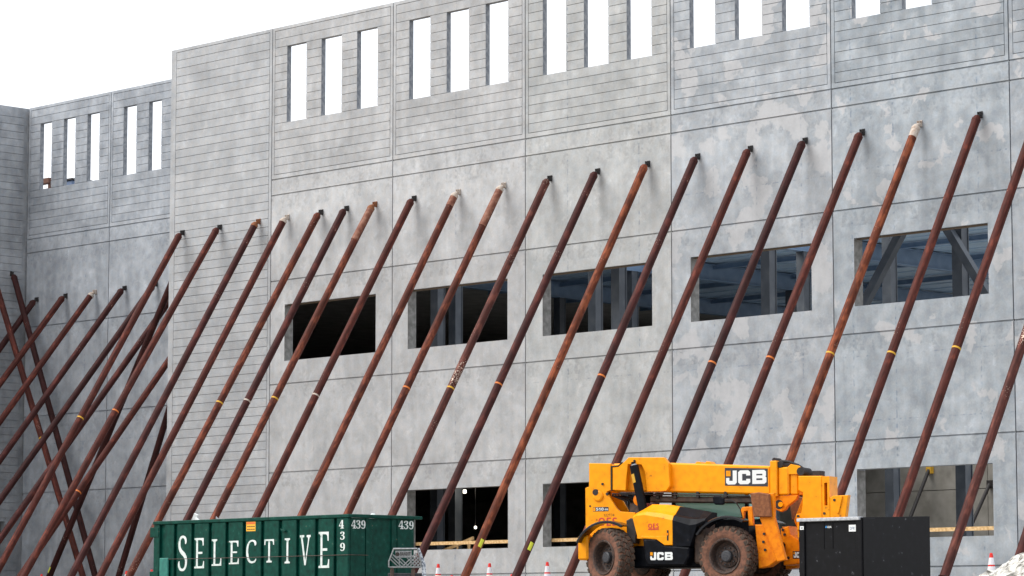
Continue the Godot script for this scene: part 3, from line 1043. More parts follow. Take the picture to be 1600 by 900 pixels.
# ---------------------------------------------------------------- green dumpster
func dumpster() -> void:
	var T := thing("roll_off_dumpster", "dark green ribbed roll-off dumpster with large white serif letters", "dumpster", Vector3(0, LOW, 0))
	var y0 := 0.0
	var zf := 11.90
	var zb := 9.93
	var xl := -0.55
	var xr := 6.38
	var top := 1.65 - LOW
	var floor_ := MB.new()
	floor_.box(Vector3(xl, 0.18, zb), Vector3(xr, 0.24, zf))
	for z in [zb + 0.75, zf - 0.75]:
		floor_.box(Vector3(xl, 0.03, z - 0.06), Vector3(xr, 0.18, z + 0.06))
	put(floor_, "floor", M.green, T)
	for s in [[xl, zf, xr, zf, 1], [xl, zb, xr, zb, -1]]:
		var mb := MB.new()
		var zi: float = s[1]
		mb.box(Vector3(xl, 0.18, minf(zi, zi - 0.05 * s[4])), Vector3(xr, top - 0.08, maxf(zi, zi - 0.05 * s[4])))
		put(mb, "side_wall", M.green, T)
	var edges := [-0.28, 0.18, 0.84, 1.49, 2.11, 2.74, 3.40, 4.03, 4.65, 5.30, 5.94]
	for i in edges.size() - 1:
		var mb := MB.new()
		mb.cbox(Vector3(edges[i] + 0.12, 0.2, zf + 0.001), Vector3(edges[i + 1], top - 0.085, zf + 0.07), 0.012)
		put(mb, "side_rib", M.green, T)
		var mf := MB.new()
		mf.cbox(Vector3(edges[i] + 0.12, 0.2, zb - 0.07), Vector3(edges[i + 1], top - 0.085, zb - 0.001), 0.012)
		put(mf, "side_rib", M.green, T)
	# last flat panel and corner posts
	var lastp := MB.new()
	lastp.cbox(Vector3(6.04, 0.2, zf + 0.001), Vector3(6.43, top - 0.085, zf + 0.07), 0.015)
	put(lastp, "corner_post", M.green, T)
	var fp := MB.new()
	fp.cbox(Vector3(-0.60, 0.05, zf - 0.06), Vector3(-0.38, top - 0.083, zf + 0.069), 0.012)
	put(fp, "corner_post", M.green, T)
	var bp := MB.new()
	bp.cbox(Vector3(-0.60, 0.05, zb - 0.069), Vector3(-0.38, top - 0.083, zb + 0.06), 0.012)
	put(bp, "corner_post", M.green, T)
	# top rail
	for s in [[Vector3(-0.62, top - 0.08, zf - 0.07), Vector3(6.46, top, zf + 0.085)], [Vector3(-0.62, top - 0.08, zb - 0.085), Vector3(6.46, top, zb + 0.07)], [Vector3(6.36, top - 0.078, zb + 0.071), Vector3(6.462, top + 0.002, zf - 0.071)], [Vector3(-0.622, top - 0.078, zb + 0.071), Vector3(-0.50, top + 0.002, zf - 0.071)]]:
		var mb := MB.new()
		mb.cbox(s[0], s[1], 0.012)
		put(mb, "top_rail", M.green, T)
	# front end
	var fe := MB.new()
	fe.box(Vector3(xr - 0.05, 0.18, zb + 0.001), Vector3(xr, top - 0.08, zf - 0.001))
	put(fe, "end_wall", M.green, T)
	for s in [[11.24, 11.42, 0.04], [10.52, 10.64, 0.04], [9.95, 10.45, 0.025], [11.44, 11.88, 0.03]]:
		var mb := MB.new()
		mb.cbox(Vector3(xr + 0.001, 0.2, s[0]), Vector3(xr + s[2], top - 0.085, s[1]), 0.008)
		put(mb, "end_post", M.green, T)
	var lip := MB.new()
	lip.cbox(Vector3(6.30, top - 0.075, zb - 0.20), Vector3(6.46, top - 0.003, zb - 0.087), 0.012)
	put(lip, "rail_lip", M.green, T)
	# rear door with hinges
	var rd := MB.new()
	rd.box(Vector3(xl - 0.05, 0.15, zb), Vector3(xl - 0.001, top - 0.09, zf - 0.07))
	put(rd, "rear_door", M.green, T)
	for y in [1.30, 0.25]:
		var mb := MB.new()
		mb.cbox(Vector3(-0.76, y, zf - 0.03), Vector3(-0.605, y + 0.24, zf + 0.06), 0.01)
		mb.cbox(Vector3(-0.60, y + 0.01, zf + 0.0695), Vector3(-0.40, y + 0.23, zf + 0.085), 0.004)
		put(mb, "hinge", M.green, T)
	var lp := MB.new()
	lp.cbox(Vector3(-0.27, 0.22, zf + 0.10), Vector3(0.06, 0.80, zf + 0.15), 0.015)
	put(lp, "latch_plate", M.green_pale, T)
	var cb := MB.new()
	cb.path([Vector3(0.06, 0.77, zf + 0.13), Vector3(3.2, 0.765, zf + 0.12), Vector3(6.46, 0.77, zf + 0.09), Vector3(6.47, 0.77, zf - 0.5)], 0.008, 6)
	put(cb, "cable", M.rod, T)
	var hk := MB.new()
	hk.prism([Vector2(4.15, 1.40), Vector2(4.32, 1.36), Vector2(4.32, 1.33), Vector2(4.20, 1.34)], zf + 0.07, zf + 0.13, 0.005)
	put(hk, "tarp_hook", M.green, T)
	# lettering, swelling towards both ends
	for a in [["S", 0.36, 0.70, 0.45, 1.29], ["E", 0.98, 1.34, 0.51, 1.22], ["L", 1.625, 1.98, 0.56, 1.18], ["E", 2.26, 2.62, 0.59, 1.13], ["C", 2.89, 3.25, 0.60, 1.14], ["T", 3.54, 3.88, 0.61, 1.14], ["I", 4.26, 4.44, 0.58, 1.15], ["V", 4.79, 5.16, 0.53, 1.21], ["E", 5.44, 5.80, 0.46, 1.27]]:
		words(a[0], true, 400, Vector2(a[1], a[3] - LOW), Vector2(a[2], a[4] - LOW), 0.006, M.letter, T, Transform3D(Basis(), Vector3(0, 0, zf + 0.074)))
	for a in [["4", 6.13, 6.29, 1.33, 1.52], ["3", 6.17, 6.32, 1.08, 1.26], ["9", 6.17, 6.33, 0.83, 1.01]]:
		words(a[0], true, 700, Vector2(a[1], a[3] - LOW), Vector2(a[2], a[4] - LOW), 0.006, M.letter, T, Transform3D(Basis(), Vector3(0, 0, zf + 0.074)), "number")
	var ex := Transform3D(Basis(Vector3.UP, PI / 2), Vector3(xr + 0.033, 0, 0))
	words("439", true, 700, Vector2(-11.86, 1.33 - LOW), Vector2(-11.44, 1.52 - LOW), 0.006, M.letter, T, ex, "number")
	words("439", true, 700, Vector2(-10.43, 1.35 - LOW), Vector2(-9.97, 1.54 - LOW), 0.006, M.letter, T, ex, "number")
	# warning sticker
	var st := MB.new()
	st.box(Vector3(2.88, 1.34 - LOW, zf + 0.071), Vector3(3.21, 1.555 - LOW, zf + 0.074))
	put(st, "sticker", plain(c8(238, 176, 48), 0.6), T)
	var st2 := MB.new()
	st2.box(Vector3(2.89, 1.50 - LOW, zf + 0.0745), Vector3(3.20, 1.55 - LOW, zf + 0.076))
	put(st2, "sticker_header", plain(c8(214, 104, 40), 0.6), T)
	for k in 2:
		for j in 4:
			var mb := MB.new()
			mb.box(Vector3(2.915 + j * 0.072, 1.435 - LOW - k * 0.065, zf + 0.0745), Vector3(2.965 + j * 0.072, 1.46 - LOW - k * 0.065, zf + 0.076))
			put(mb, "sticker_print", M.ink, T)
	# rubbish above the rim
	var r1 := MB.new()
	r1.boxt(Transform3D(Basis(Vector3(0, 0, 1), -0.45) * Basis(Vector3.UP, 0.4), Vector3(0.42, 1.66, 11.55)), Vector3(0.10, 0.34, 0.05))
	r1.boxt(Transform3D(Basis(Vector3(0, 0, 1), 1.0), Vector3(0.62, 1.62, 11.55)), Vector3(0.06, 0.3, 0.05))
	var o1 := put(r1, "plastic_scrap", M.white, self)
	tag(o1, "white plastic scrap poking over the green dumpster rim", "scrap")
	var r2 := MB.new()
	r2.boxt(Transform3D(Basis(Vector3(0, 0, 1), 0.9), Vector3(1.32, 1.62, 11.5)), Vector3(0.02, 0.35, 0.02))
	r2.boxt(Transform3D(Basis(Vector3(0, 0, 1), 0.35), Vector3(1.22, 1.62, 11.5)), Vector3(0.02, 0.22, 0.02))
	var o2 := put(r2, "wire_scrap", M.galv, self)
	tag(o2, "thin bright wire scrap sticking out of the green dumpster", "scrap")
	var r3 := MB.new()
	r3.cbox(Vector3(6.10, 1.50, 10.95), Vector3(6.28, 1.69, 11.08), 0.05)
	var o3 := put(r3, "foam_scrap", M.letter, self)
	tag(o3, "whitish foam lump above the green dumpster corner", "scrap")
	var fill := MB.new()
	var g := 14
	for i in g:
		for j in 5:
			var pts := []
			for d in [[0, 0], [1, 0], [1, 1], [0, 1]]:
				var xx: float = -0.45 + (i + d[0]) * 6.7 / g
				var zz: float = 9.99 + (j + d[1]) * 1.84 / 5
				pts.append(Vector3(xx, 1.30 + 0.16 * sin(xx * 3.1 + zz * 2.3) * cos(zz * 4.0 + xx), zz))
			fill.flat(pts[0], pts[1], pts[2], pts[3], pts[0] - Vector3(0, 5, 0))
	var rub := put(fill, "rubble_heap", M.inner, self)
	tag(rub, "mixed grey construction rubble filling the green dumpster", "rubble", "", "stuff")


# ---------------------------------------------------------------- telehandler
func jcb(lo: Vector2, hi: Vector2, z: float, depth: float, parent: Node) -> void:
	# three block letters with cut corners and a small orange square
	var w := hi.x - lo.x
	var h := hi.y - lo.y
	var P := func(a: Array) -> Array:
		var r := []
		for p in a:
			r.append(Vector2(lo.x + p[0] * w, lo.y + p[1] * h))
		return r
	var J := MB.new()
	J.prism(P.call([[0.165, 1.0], [0.265, 1.0], [0.265, 0.13], [0.22, 0.0], [0.045, 0.0], [0.0, 0.13], [0.0, 0.48], [0.08, 0.48], [0.08, 0.26], [0.165, 0.26]]), z, z + depth)
	put(J, "letter", M.white, parent)
	var C := MB.new()
	C.prism(P.call([[0.60, 0.62], [0.60, 0.87], [0.55, 1.0], [0.35, 1.0], [0.30, 0.87], [0.30, 0.13], [0.35, 0.0], [0.55, 0.0], [0.60, 0.13], [0.60, 0.38], [0.50, 0.38], [0.50, 0.26], [0.40, 0.26], [0.40, 0.74], [0.50, 0.74], [0.50, 0.62]]), z, z + depth)
	put(C, "letter", M.white, parent)
	var Bm := MB.new()
	Bm.prism(P.call([[0.65, 0.0], [0.95, 0.0], [1.0, 0.12], [1.0, 0.44], [0.975, 0.52], [0.99, 0.60], [0.99, 0.88], [0.945, 1.0], [0.65, 1.0], [0.65, 0.72], [0.90, 0.72], [0.90, 0.61], [0.75, 0.61], [0.75, 0.40], [0.90, 0.40], [0.90, 0.27], [0.75, 0.27], [0.75, 0.40], [0.65, 0.40]]), z, z + depth)
	Bm.prism(P.call([[0.65, 0.40], [0.75, 0.40], [0.75, 0.72], [0.65, 0.72]]), z, z + depth)
	put(Bm, "letter", M.white, parent)
	var Q := MB.new()
	Q.prism(P.call([[0.0, 0.60], [0.11, 0.60], [0.11, 1.0], [0.0, 1.0]]), z, z + depth)
	put(Q, "logo_square", M.yellow, parent)

func v2(a: Array) -> Array:
	var r := []
	for i in range(0, a.size(), 2):
		r.append(Vector2(a[i], a[i + 1]))
	return r

func wheel_proto() -> Node3D:
	# axis along z, outer face towards +z, centre at the origin
	var o := Node3D.new()
	o.name = "wheel"
	var ax := Transform3D(Basis(Vector3(1, 0, 0), PI / 2), Vector3.ZERO)
	var ty := MB.new()
	ty.lathe(ax, [Vector2(0.36, 0.17), Vector2(0.395, 0.185), Vector2(0.45, 0.20), Vector2(0.54, 0.205), Vector2(0.59, 0.19), Vector2(0.612, 0.165), Vector2(0.618, 0.0), Vector2(0.612, -0.165), Vector2(0.59, -0.19), Vector2(0.54, -0.205), Vector2(0.45, -0.20), Vector2(0.36, -0.17)], 40)
	put(ty, "tyre", M.sidewall, o)
	var tr := MB.new()
	var k := 26
	for i in k:
		var a := TAU * i / k
		for s in 3:
			var aa := a + (TAU / k * 0.5 if s == 1 else 0.0)
			var zc := (s - 1) * 0.128
			var rad := Vector3(cos(aa), sin(aa), 0)
			var tan_ := Vector3(-sin(aa), cos(aa), 0)
			var bas := Basis(tan_, rad, Vector3(0, 0, 1)) * Basis(Vector3(0, 1, 0), 0.45 if s == 1 else (-0.35 if s == 0 else 0.35))
			var edge := 0.0 if s == 1 else -0.012
			tr.cbox(Vector3(-0.058, -0.02, -0.056), Vector3(0.058, 0.038, 0.056), 0.008, Transform3D(bas, rad * (0.612 + edge) + Vector3(0, 0, zc)))
		for s in [-1, 1]:
			var rad := Vector3(cos(a), sin(a), 0)
			var tan_ := Vector3(-sin(a), cos(a), 0)
			tr.cbox(Vector3(-0.05, -0.05, -0.014), Vector3(0.05, 0.028, 0.014), 0.006, Transform3D(Basis(tan_, rad, Vector3(0, 0, 1)), rad * 0.592 + Vector3(0, 0, s * 0.19)))
	put(tr, "tread", M.tyre, o)
	var ri := MB.new()
	ri.lathe(ax, [Vector2(0.335, 0.10), Vector2(0.36, 0.17), Vector2(0.385, 0.19), Vector2(0.372, 0.205), Vector2(0.345, 0.20), Vector2(0.325, 0.16), Vector2(0.31, 0.02), Vector2(0.24, 0.0), Vector2(0.235, 0.03), Vector2(0.16, 0.05), Vector2(0.0, 0.05)].map(func(p): return Vector2(p.x, p.y)), 32)
	ri.lathe(ax, [Vector2(0.0, -0.19), Vector2(0.34, -0.19), Vector2(0.36, -0.17)], 24)
	var rim := put(ri, "rim", M.rim, o)
	var hb := MB.new()
	hb.lathe(ax, [Vector2(0.13, 0.05), Vector2(0.125, 0.12), Vector2(0.10, 0.14), Vector2(0.0, 0.145)].map(func(p): return Vector2(p.x, p.y)), 20)
	put(hb, "hub", M.hub, rim)
	for i in 10:
		var a := TAU * i / 10
		var nb := MB.new()
		nb.tube(Vector3(cos(a) * 0.185, sin(a) * 0.185, 0.03), Vector3(cos(a) * 0.185, sin(a) * 0.185, 0.075), 0.016, 0.014, 6)
		put(nb, "wheel_nut", M.hub, rim)
	return o

func telehandler() -> void:
	var T := thing("telehandler", "yellow and black telehandler with retracted boom parked before the wall", "telehandler", Vector3(14.245, LOW, 9.26))
	T.rotation.y = deg_to_rad(18.42)
	T.scale = Vector3.ONE * 0.9615
	var Y: Material = M.yellow
	var K: Material = M.black_paint
	# wheels
	var w0 := wheel_proto()
	var spots := [[-1.47, 1.0, -27.0, true], [1.33, 1.0, -6.0, true], [-1.47, -1.0, -27.0, false], [1.33, -1.0, -6.0, false]]
	for i in 4:
		var s: Array = spots[i]
		var w: Node3D = w0 if i == 0 else w0.duplicate()
		w.name = "wheel"
		T.add_child(w, true)
		w.position = Vector3(s[0], 0.65, s[1])
		w.rotation.y = deg_to_rad(s[2] + (0.0 if s[3] else 180.0))
	# axles and chassis
	var ch := MB.new()
	ch.cbox(Vector3(-2.1, 0.55, -0.45), Vector3(2.35, 0.95, 0.45), 0.03)
	ch.cbox(Vector3(-1.69, 0.5, -0.78), Vector3(-1.35, 0.8, 0.78), 0.04)
	ch.cbox(Vector3(1.08, 0.5, -0.78), Vector3(1.42, 0.8, 0.78), 0.04)
	ch.cbox(Vector3(-1.0, 0.42, -0.7), Vector3(0.7, 0.9, 0.85), 0.04)
	put(ch, "chassis", K, T)
	var apron := MB.new()
	apron.prism(v2([-1.12, 0.62, -0.62, 0.62, -0.72, 1.5, -1.12, 1.5]), 0.5, 0.72, 0.01)
	put(apron, "engine_bulkhead", Y, T)
	# rear tower: two side plates
	var plate := v2([-2.20, 2.75, -1.66, 2.73, -1.66, 2.14, -1.76, 2.11, -1.66, 1.93, -1.53, 1.74, -1.45, 1.67, -1.08, 1.64, -1.0, 0.75, -2.28, 0.62, -2.29, 2.2, -2.20, 2.23])
	for z in [[0.47, 0.55], [-0.13, -0.05]]:
		var mb := MB.new()
		mb.prism(plate, z[0], z[1], 0.012)
		put(mb, "tower_plate", Y, T)
	var cwt := MB.new()
	cwt.cbox(Vector3(-2.27, 0.6, -0.9), Vector3(-2.02, 1.15, 0.99), 0.04)
	put(cwt, "rear_counterweight", Y, T)
	var tc := MB.new()
	tc.box(Vector3(-2.19, 0.9, -0.05), Vector3(-2.08, 2.68, 0.47))
	put(tc, "tower_back", Y, T)
	var pin := MB.new()
	pin.tube(Vector3(-2.02, 2.1, -0.16), Vector3(-2.02, 2.1, 0.60), 0.07, 0.07, 14)
	pin.tube(Vector3(-1.86, 2.28, 0.5), Vector3(-1.86, 2.28, 0.575), 0.028, 0.028, 10)
	pin.tube(Vector3(-1.75, 2.06, 0.5), Vector3(-1.75, 2.06, 0.575), 0.032, 0.032, 10)
	pin.tube(Vector3(-2.17, 1.80, 0.5), Vector3(-2.17, 1.80, 0.56), 0.022, 0.022, 8)
	put(pin, "pivot_pin", M.iron, T)
	var boss := MB.new()
	boss.lathe(Transform3D(Basis(Vector3(1, 0, 0), PI / 2), Vector3(-1.97, 2.02, 0.55)), [Vector2(0.12, 0.0), Vector2(0.12, 0.03), Vector2(0.09, 0.045), Vector2(0.0, 0.045)], 20)
	put(boss, "pivot_boss", Y, T)
	# hoses and machinery in the gap behind the tower
	var hoses := MB.new()
	for i in 5:
		var q := 0.07 * i
		hoses.path([Vector3(-1.7 + q * 0.5, 2.03, 0.40 - q), Vector3(-1.42 + q, 1.92, 0.36 - q), Vector3(-1.30 + q, 1.70, 0.34 - q), Vector3(-1.34 + q * 1.4, 1.5, 0.3 - q)], 0.022, 8)
	hoses.path([Vector3(-1.66, 2.06, 0.50), Vector3(-0.9, 2.04, 0.50), Vector3(0.4, 2.0, 0.46), Vector3(1.6, 1.95, 0.44)], 0.018, 8)
	put(hoses, "hydraulic_hoses", M.iron, T)
	var vb := MB.new()
	vb.cbox(Vector3(-1.30, 1.55, -0.02), Vector3(-1.02, 1.86, 0.40), 0.03)
	put(vb, "valve_block", M.rod, T)
	var rdp := MB.new()
	rdp.cbox(Vector3(-1.02, 1.45, 0.1), Vector3(-0.88, 1.85, 0.44), 0.02)
	put(rdp, "warning_plate", M.decal_red, T)
	var bolt := MB.new()
	bolt.lathe(Transform3D(Basis(Vector3(1, 0, 0), PI / 2), Vector3(-1.02, 1.92, 0.46)), [Vector2(0.13, 0.0), Vector2(0.13, 0.03), Vector2(0.06, 0.05), Vector2(0.0, 0.05)], 18)
	put(bolt, "cylinder_pin", M.orange, T)
	# boom
	var bm := MB.new()
	bm.prism(v2([-1.64, 2.73, -1.35, 2.735, -0.3, 2.72, 2.09, 2.59, 2.09, 1.97, -0.46, 2.08, -1.64, 2.11]), 0.03, 0.47, 0.035)
	var boom := put(bm, "boom", Y, T)
	var hump := MB.new()
	hump.prism(v2([-1.60, 2.64, -1.46, 2.65, -1.34, 2.74, -1.30, 2.77, -1.21, 2.85, -0.36, 2.83, -0.25, 2.70, -0.22, 2.20, -0.30, 2.10, -0.46, 2.085, -0.78, 2.09, -0.82, 2.52, -0.90, 2.68, -1.22, 2.70, -1.26, 2.38, -1.28, 2.12, -1.60, 2.14]), 0.471, 0.60, 0.012)
	put(hump, "cylinder_housing", Y, boom)
	var seam := MB.new()
	seam.prism(v2([-1.64, 2.13, -1.615, 2.13, -1.615, 2.645, -1.46, 2.66, -1.36, 2.745, -1.375, 2.75, -1.465, 2.68, -1.64, 2.67]), 0.45, 0.603, 0.0)
	put(seam, "hose_seam", M.iron, boom)
	for x in [0.35, 0.58]:
		var mb := MB.new()
		mb.prism(v2([x - 0.10, 2.64, x + 0.14, 2.63, x + 0.06, 2.725, x - 0.02, 2.73]), 0.12, 0.40, 0.01)
		put(mb, "boom_lug", Y, boom)
	var pn := MB.new()
	for p in [[-1.06, 2.77, 0.61], [-1.52, 2.26, 0.48], [-0.98, 2.30, 0.49]]:
		pn.tube(Vector3(p[0], p[1], p[2] - 0.06), Vector3(p[0], p[1], p[2] + 0.01), 0.026, 0.026, 10)
	put(pn, "pin", M.iron, boom)
	var dec := MB.new()
	dec.prism(v2([1.03, 2.575, 2.03, 2.535, 2.03, 2.15, 1.03, 2.19]), 0.4705, 0.474)
	put(dec, "logo_panel", plain(c8(46, 50, 58), 0.5), boom)
	jcb(Vector2(1.06, 2.21), Vector2(2.0, 2.51), 0.4745, 0.003, boom)
	# lift cylinder
	var cy := MB.new()
	cy.tube(Vector3(-1.03, 2.66, 0.70), Vector3(-0.80, 1.62, 0.70), 0.10, 0.10, 18)
	cy.tube(Vector3(-1.05, 2.74, 0.70), Vector3(-1.03, 2.66, 0.70), 0.05, 0.05, 12)
	var cyl := put(cy, "lift_cylinder", K, T)
	var cyst := MB.new()
	cyst.tube(Vector3(-0.99, 2.48, 0.70), Vector3(-0.945, 2.29, 0.70), 0.103, 0.103, 8, false, 0.0, 1.6)
	put(cyst, "sticker", M.tape_yellow, cyl)
	var cyt := MB.new()
	cyt.tube(Vector3(-1.035, 2.69, 0.70), Vector3(-1.02, 2.63, 0.70), 0.06, 0.06, 12)
	put(cyt, "rod_end", M.galv, cyl)
	# long rail below the boom
	var ra := MB.new()
	ra.cbox(Vector3(-0.85, 1.84, 0.12), Vector3(1.70, 1.98, 0.40), 0.03, Transform3D(Basis(Vector3(0, 0, 1), -0.028), Vector3(0, 0.0, 0)))
	put(ra, "inner_rail", M.rod, T)
	var cl := MB.new()
	for x in [-0.62, -0.2, 0.34, 1.0]:
		cl = MB.new()
		cl.cbox(Vector3(x, 1.93, 0.38), Vector3(x + 0.07, 2.07, 0.47), 0.008)
		put(cl, "hose_clamp", M.iron, T)
	# engine hood: yellow rear, black nose
	var rows := []
	for s in [[-0.84, 1.50, 1.56, 1.63], [-0.74, 1.545, 1.60, 1.70], [-0.55, 1.555, 1.64, 1.80], [-0.2, 1.50, 1.60, 1.79], [0.10, 1.43, 1.54, 1.74]]:
		var x: float = s[0]
		var lowy := 1.05 if x < -0.25 else (1.04 - (x + 0.25) * 0.4)
		rows.append([Vector3(x + 0.12 if x < -0.8 else x, lowy, 1.19), Vector3(x, s[1], 1.20), Vector3(x, s[2] - 0.01, 1.13), Vector3(x, s[2] + 0.04, 1.02), Vector3(x, s[3], 0.80), Vector3(x, s[3], 0.52), Vector3(x, lowy, 0.52)])
	var hd := MB.new()
	hd.loft(rows)
	var hood := put(hd, "hood", Y, T)
	var hlow := MB.new()
	hlow.prism(v2([-0.66, 1.10, -0.30, 1.10, 0.10, 1.10, 0.10, 0.90, -0.09, 0.90, -0.30, 1.04, -0.62, 1.06]), 1.13, 1.197, 0.008)
	put(hlow, "hood_flank", Y, hood)
	var rows2 := []
	for s in [[0.105, 1.43, 1.54, 1.74], [0.3, 1.38, 1.50, 1.70], [0.5, 1.32, 1.47, 1.67], [0.66, 1.34, 1.46, 1.64], [0.86, 1.42, 1.48, 1.60]]:
		var x: float = s[0]
		var lowy := 0.87 if x < 0.55 else 1.25 + (x - 0.55) * 0.4
		rows2.append([Vector3(x, lowy, 1.18), Vector3(x, s[1], 1.20), Vector3(x, s[2] - 0.01, 1.12), Vector3(x, s[2] + 0.03, 1.0), Vector3(x, s[3], 0.78), Vector3(x, s[3], 0.52), Vector3(x, lowy, 0.52)])
	var nd := MB.new()
	nd.loft(rows2)
	put(nd, "hood_nose", K, T)
	var lt := MB.new()
	lt.cbox(Vector3(-0.03, 1.00, 1.19), Vector3(0.01, 1.22, 1.206), 0.004)
	put(lt, "hood_latch", M.ink, hood)
	var ltb := MB.new()
	ltb.box(Vector3(-0.03, 1.11, 1.2065), Vector3(0.005, 1.16, 1.208))
	put(ltb, "latch_flag", M.orange, hood)
	var hdl := words("OES", false, 700, Vector2(-0.47, 1.27), Vector2(-0.22, 1.37), 0.003, M.decal_red, hood, Transform3D(Basis(), Vector3(0, 0, 1.2005)))
	hdl.rotation.z = 0.0
	var bar := MB.new()
	bar.box(Vector3(-0.47, 1.235, 1.1985), Vector3(-0.22, 1.262, 1.2025))
	put(bar, "decal_bar", M.decal_red, hood)
	# black skirt with logo
	var sk := MB.new()
	sk.prism(v2([-0.60, 1.04, -0.30, 1.03, -0.09, 0.89, 0.11, 0.875, 0.49, 0.84, 0.47, 0.62, 0.38, 0.46, -0.48, 0.47, -0.55, 0.62]), 0.85, 1.205, 0.03)
	var skirt := put(sk, "side_skirt", K, T)
	jcb(Vector2(-0.42, 0.58), Vector2(0.11, 0.75), 1.2055, 0.004, skirt)
	# black slanted step behind the hood
	var st := MB.new()
	st.prism(v2([-1.06, 0.95, -0.86, 0.95, -0.80, 1.42, -0.98, 1.5, -1.08, 1.45]), 0.78, 1.02, 0.02)
	put(st, "air_intake", M.iron, T)
	var well := MB.new()
	well.cbox(Vector3(0.52, 0.5, 0.46), Vector3(0.80, 1.44, 1.02), 0.04)
	put(well, "wheel_well", M.rod, T)
	# wheel arches
	var arcs := [[-1.48, 0.80, 155.0, 60.0], [1.36, 0.86, 146.0, 62.0]]
	for i in 2:
		for side in [1, -1]:
			var a: Array = arcs[i]
			var r := []
			for k in 13:
				var ang := deg_to_rad(lerpf(a[2], a[3], k / 12.0))
				var cx: float = a[0]
				var rr: float = a[1]
				var c1 := Vector3(cx + cos(ang) * rr, 0.65 + sin(ang) * rr, 0)
				var c2 := Vector3(cx + cos(ang) * (rr - 0.03), 0.65 + sin(ang) * (rr - 0.03), 0)
				var za: float = 0.80 * side
				var zc: float = 1.24 * side
				r.append([c1 + Vector3(0, 0, za), c1 + Vector3(0, 0, zc - 0.03 * side), c1 * 1.0 + Vector3(cos(ang), sin(ang), 0) * -0.02 + Vector3(0, 0, zc), c2 + Vector3(0, 0, zc) - Vector3(cos(ang), sin(ang), 0) * 0.03, c2 + Vector3(0, 0, zc - 0.03 * side), c2 + Vector3(0, 0, za)])
			var mb := MB.new()
			mb.loft(r)
			put(mb, "wheel_arch", M.arch, T)
	# rear side markings
	var md := MB.new()
	md.box(Vector3(-2.10, 1.68, 0.5505), Vector3(-1.72, 1.775, 0.553))
	put(md, "model_plate", plain(c8(46, 50, 58), 0.5), T)
	words("510", false, 700, Vector2(-2.02, 1.695), Vector2(-1.84, 1.76), 0.003, M.white, T, Transform3D(Basis(), Vector3(0, 0, 0.5535)))
	words("-56", false, 700, Vector2(-1.83, 1.70), Vector2(-1.735, 1.74), 0.003, M.white, T, Transform3D(Basis(), Vector3(0, 0, 0.5535)))
	var sq := MB.new()
	sq.box(Vector3(-2.09, 1.69, 0.5535), Vector3(-2.04, 1.765, 0.556))
	put(sq, "logo_square", Y, T)
	words("122174", false, 400, Vector2(-1.84, 1.565), Vector2(-1.58, 1.62), 0.003, M.ink, T, Transform3D(Basis(), Vector3(0, 0, 0.5505)))
	words("OES", false, 700, Vector2(-1.97, 1.36), Vector2(-1.52, 1.54), 0.003, M.decal_red, T, Transform3D(Basis(), Vector3(0, 0, 0.5505)))
	# boom head
	var c1 := MB.new()
	c1.cbox(Vector3(2.09, 1.93, 0.0), Vector3(2.25, 2.70, 0.50), 0.015)
	put(c1, "boom_collar", Y, T)
	var c2 := MB.new()
	c2.cbox(Vector3(2.255, 1.96, 0.04), Vector3(2.50, 2.56, 0.45), 0.03)
	put(c2, "inner_boom", Y, T)
	var c3 := MB.new()
	c3.cbox(Vector3(2.505, 1.96, 0.07), Vector3(2.70, 2.54, 0.40), 0.03)
	put(c3, "inner_boom", Y, T)
	var pc := MB.new()
	pc.tube(Vector3(2.30, 2.62, 0.05), Vector3(2.30, 2.62, 0.45), 0.07, 0.07, 12)
	pc.tube(Vector3(2.16, 2.72, 0.1), Vector3(2.16, 2.72, 0.42), 0.05, 0.05, 12)
	pc.path([Vector3(2.25, 2.70, 0.3), Vector3(2.45, 2.68, 0.3), Vector3(2.66, 2.60, 0.3), Vector3(2.78, 2.52, 0.28)], 0.03, 8)
	pc.tube(Vector3(2.78, 2.46, 0.0), Vector3(2.78, 2.46, 0.46), 0.09, 0.09, 14)
	put(pc, "head_rollers", M.iron, T)
	var ears := MB.new()
	ears.prism(v2([2.42, 2.52, 2.55, 2.62, 2.74, 2.58, 2.82, 2.50, 2.78, 2.40, 2.5, 2.40]), 0.40, 0.44, 0.008)
	put(ears, "roller_bracket", Y, T)
	var hk := MB.new()
	hk.prism(v2([2.12, 1.95, 2.70, 1.95, 2.66, 1.86, 2.46, 1.72, 2.40, 1.64, 2.30, 1.60, 2.20, 1.64, 2.14, 1.74]), 0.30, 0.42, 0.015)
	hk.prism(v2([2.5, 1.96, 2.78, 1.96, 2.84, 2.05, 2.80, 2.12, 2.7, 2.12, 2.5, 2.0]), 0.1, 0.36, 0.01)
	put(hk, "boom_nose", M.orange, T)
	var hp := MB.new()
	hp.tube(Vector3(2.31, 1.76, 0.20), Vector3(2.31, 1.76, 0.46), 0.055, 0.055, 14)
	put(hp, "nose_pin", Y, T)
	var hs := MB.new()
	hs.tube(Vector3(2.26, 1.76, 0.419), Vector3(2.26, 1.76, 0.424), 0.10, 0.10, 16)
	put(hs, "nose_bushing", M.iron, T)
	# carriage
	var cr := MB.new()
	cr.prism(v2([2.74, 2.36, 3.28, 2.35, 3.28, 1.2, 2.70, 1.2, 2.78, 1.50, 2.83, 1.72, 2.84, 2.00, 2.74, 2.05]), 0.02, 0.50, 0.015)
	var car := put(cr, "carriage", Y, T)
	var cs := MB.new()
	cs.slab(3.285, 3.45, 1.2, 2.34, [[3.33, 3.40, 1.72, 2.20]], 0.50, 0.02)
	put(cs, "carriage_post", Y, car)
	var csl := MB.new()
	csl.box(Vector3(3.33, 1.72, 0.2), Vector3(3.40, 2.20, 0.3))
	put(csl, "slot_lining", M.rod, car)
	var ccp := MB.new()
	ccp.cbox(Vector3(3.0, 2.35, 0.1), Vector3(3.2, 2.47, 0.35), 0.01)
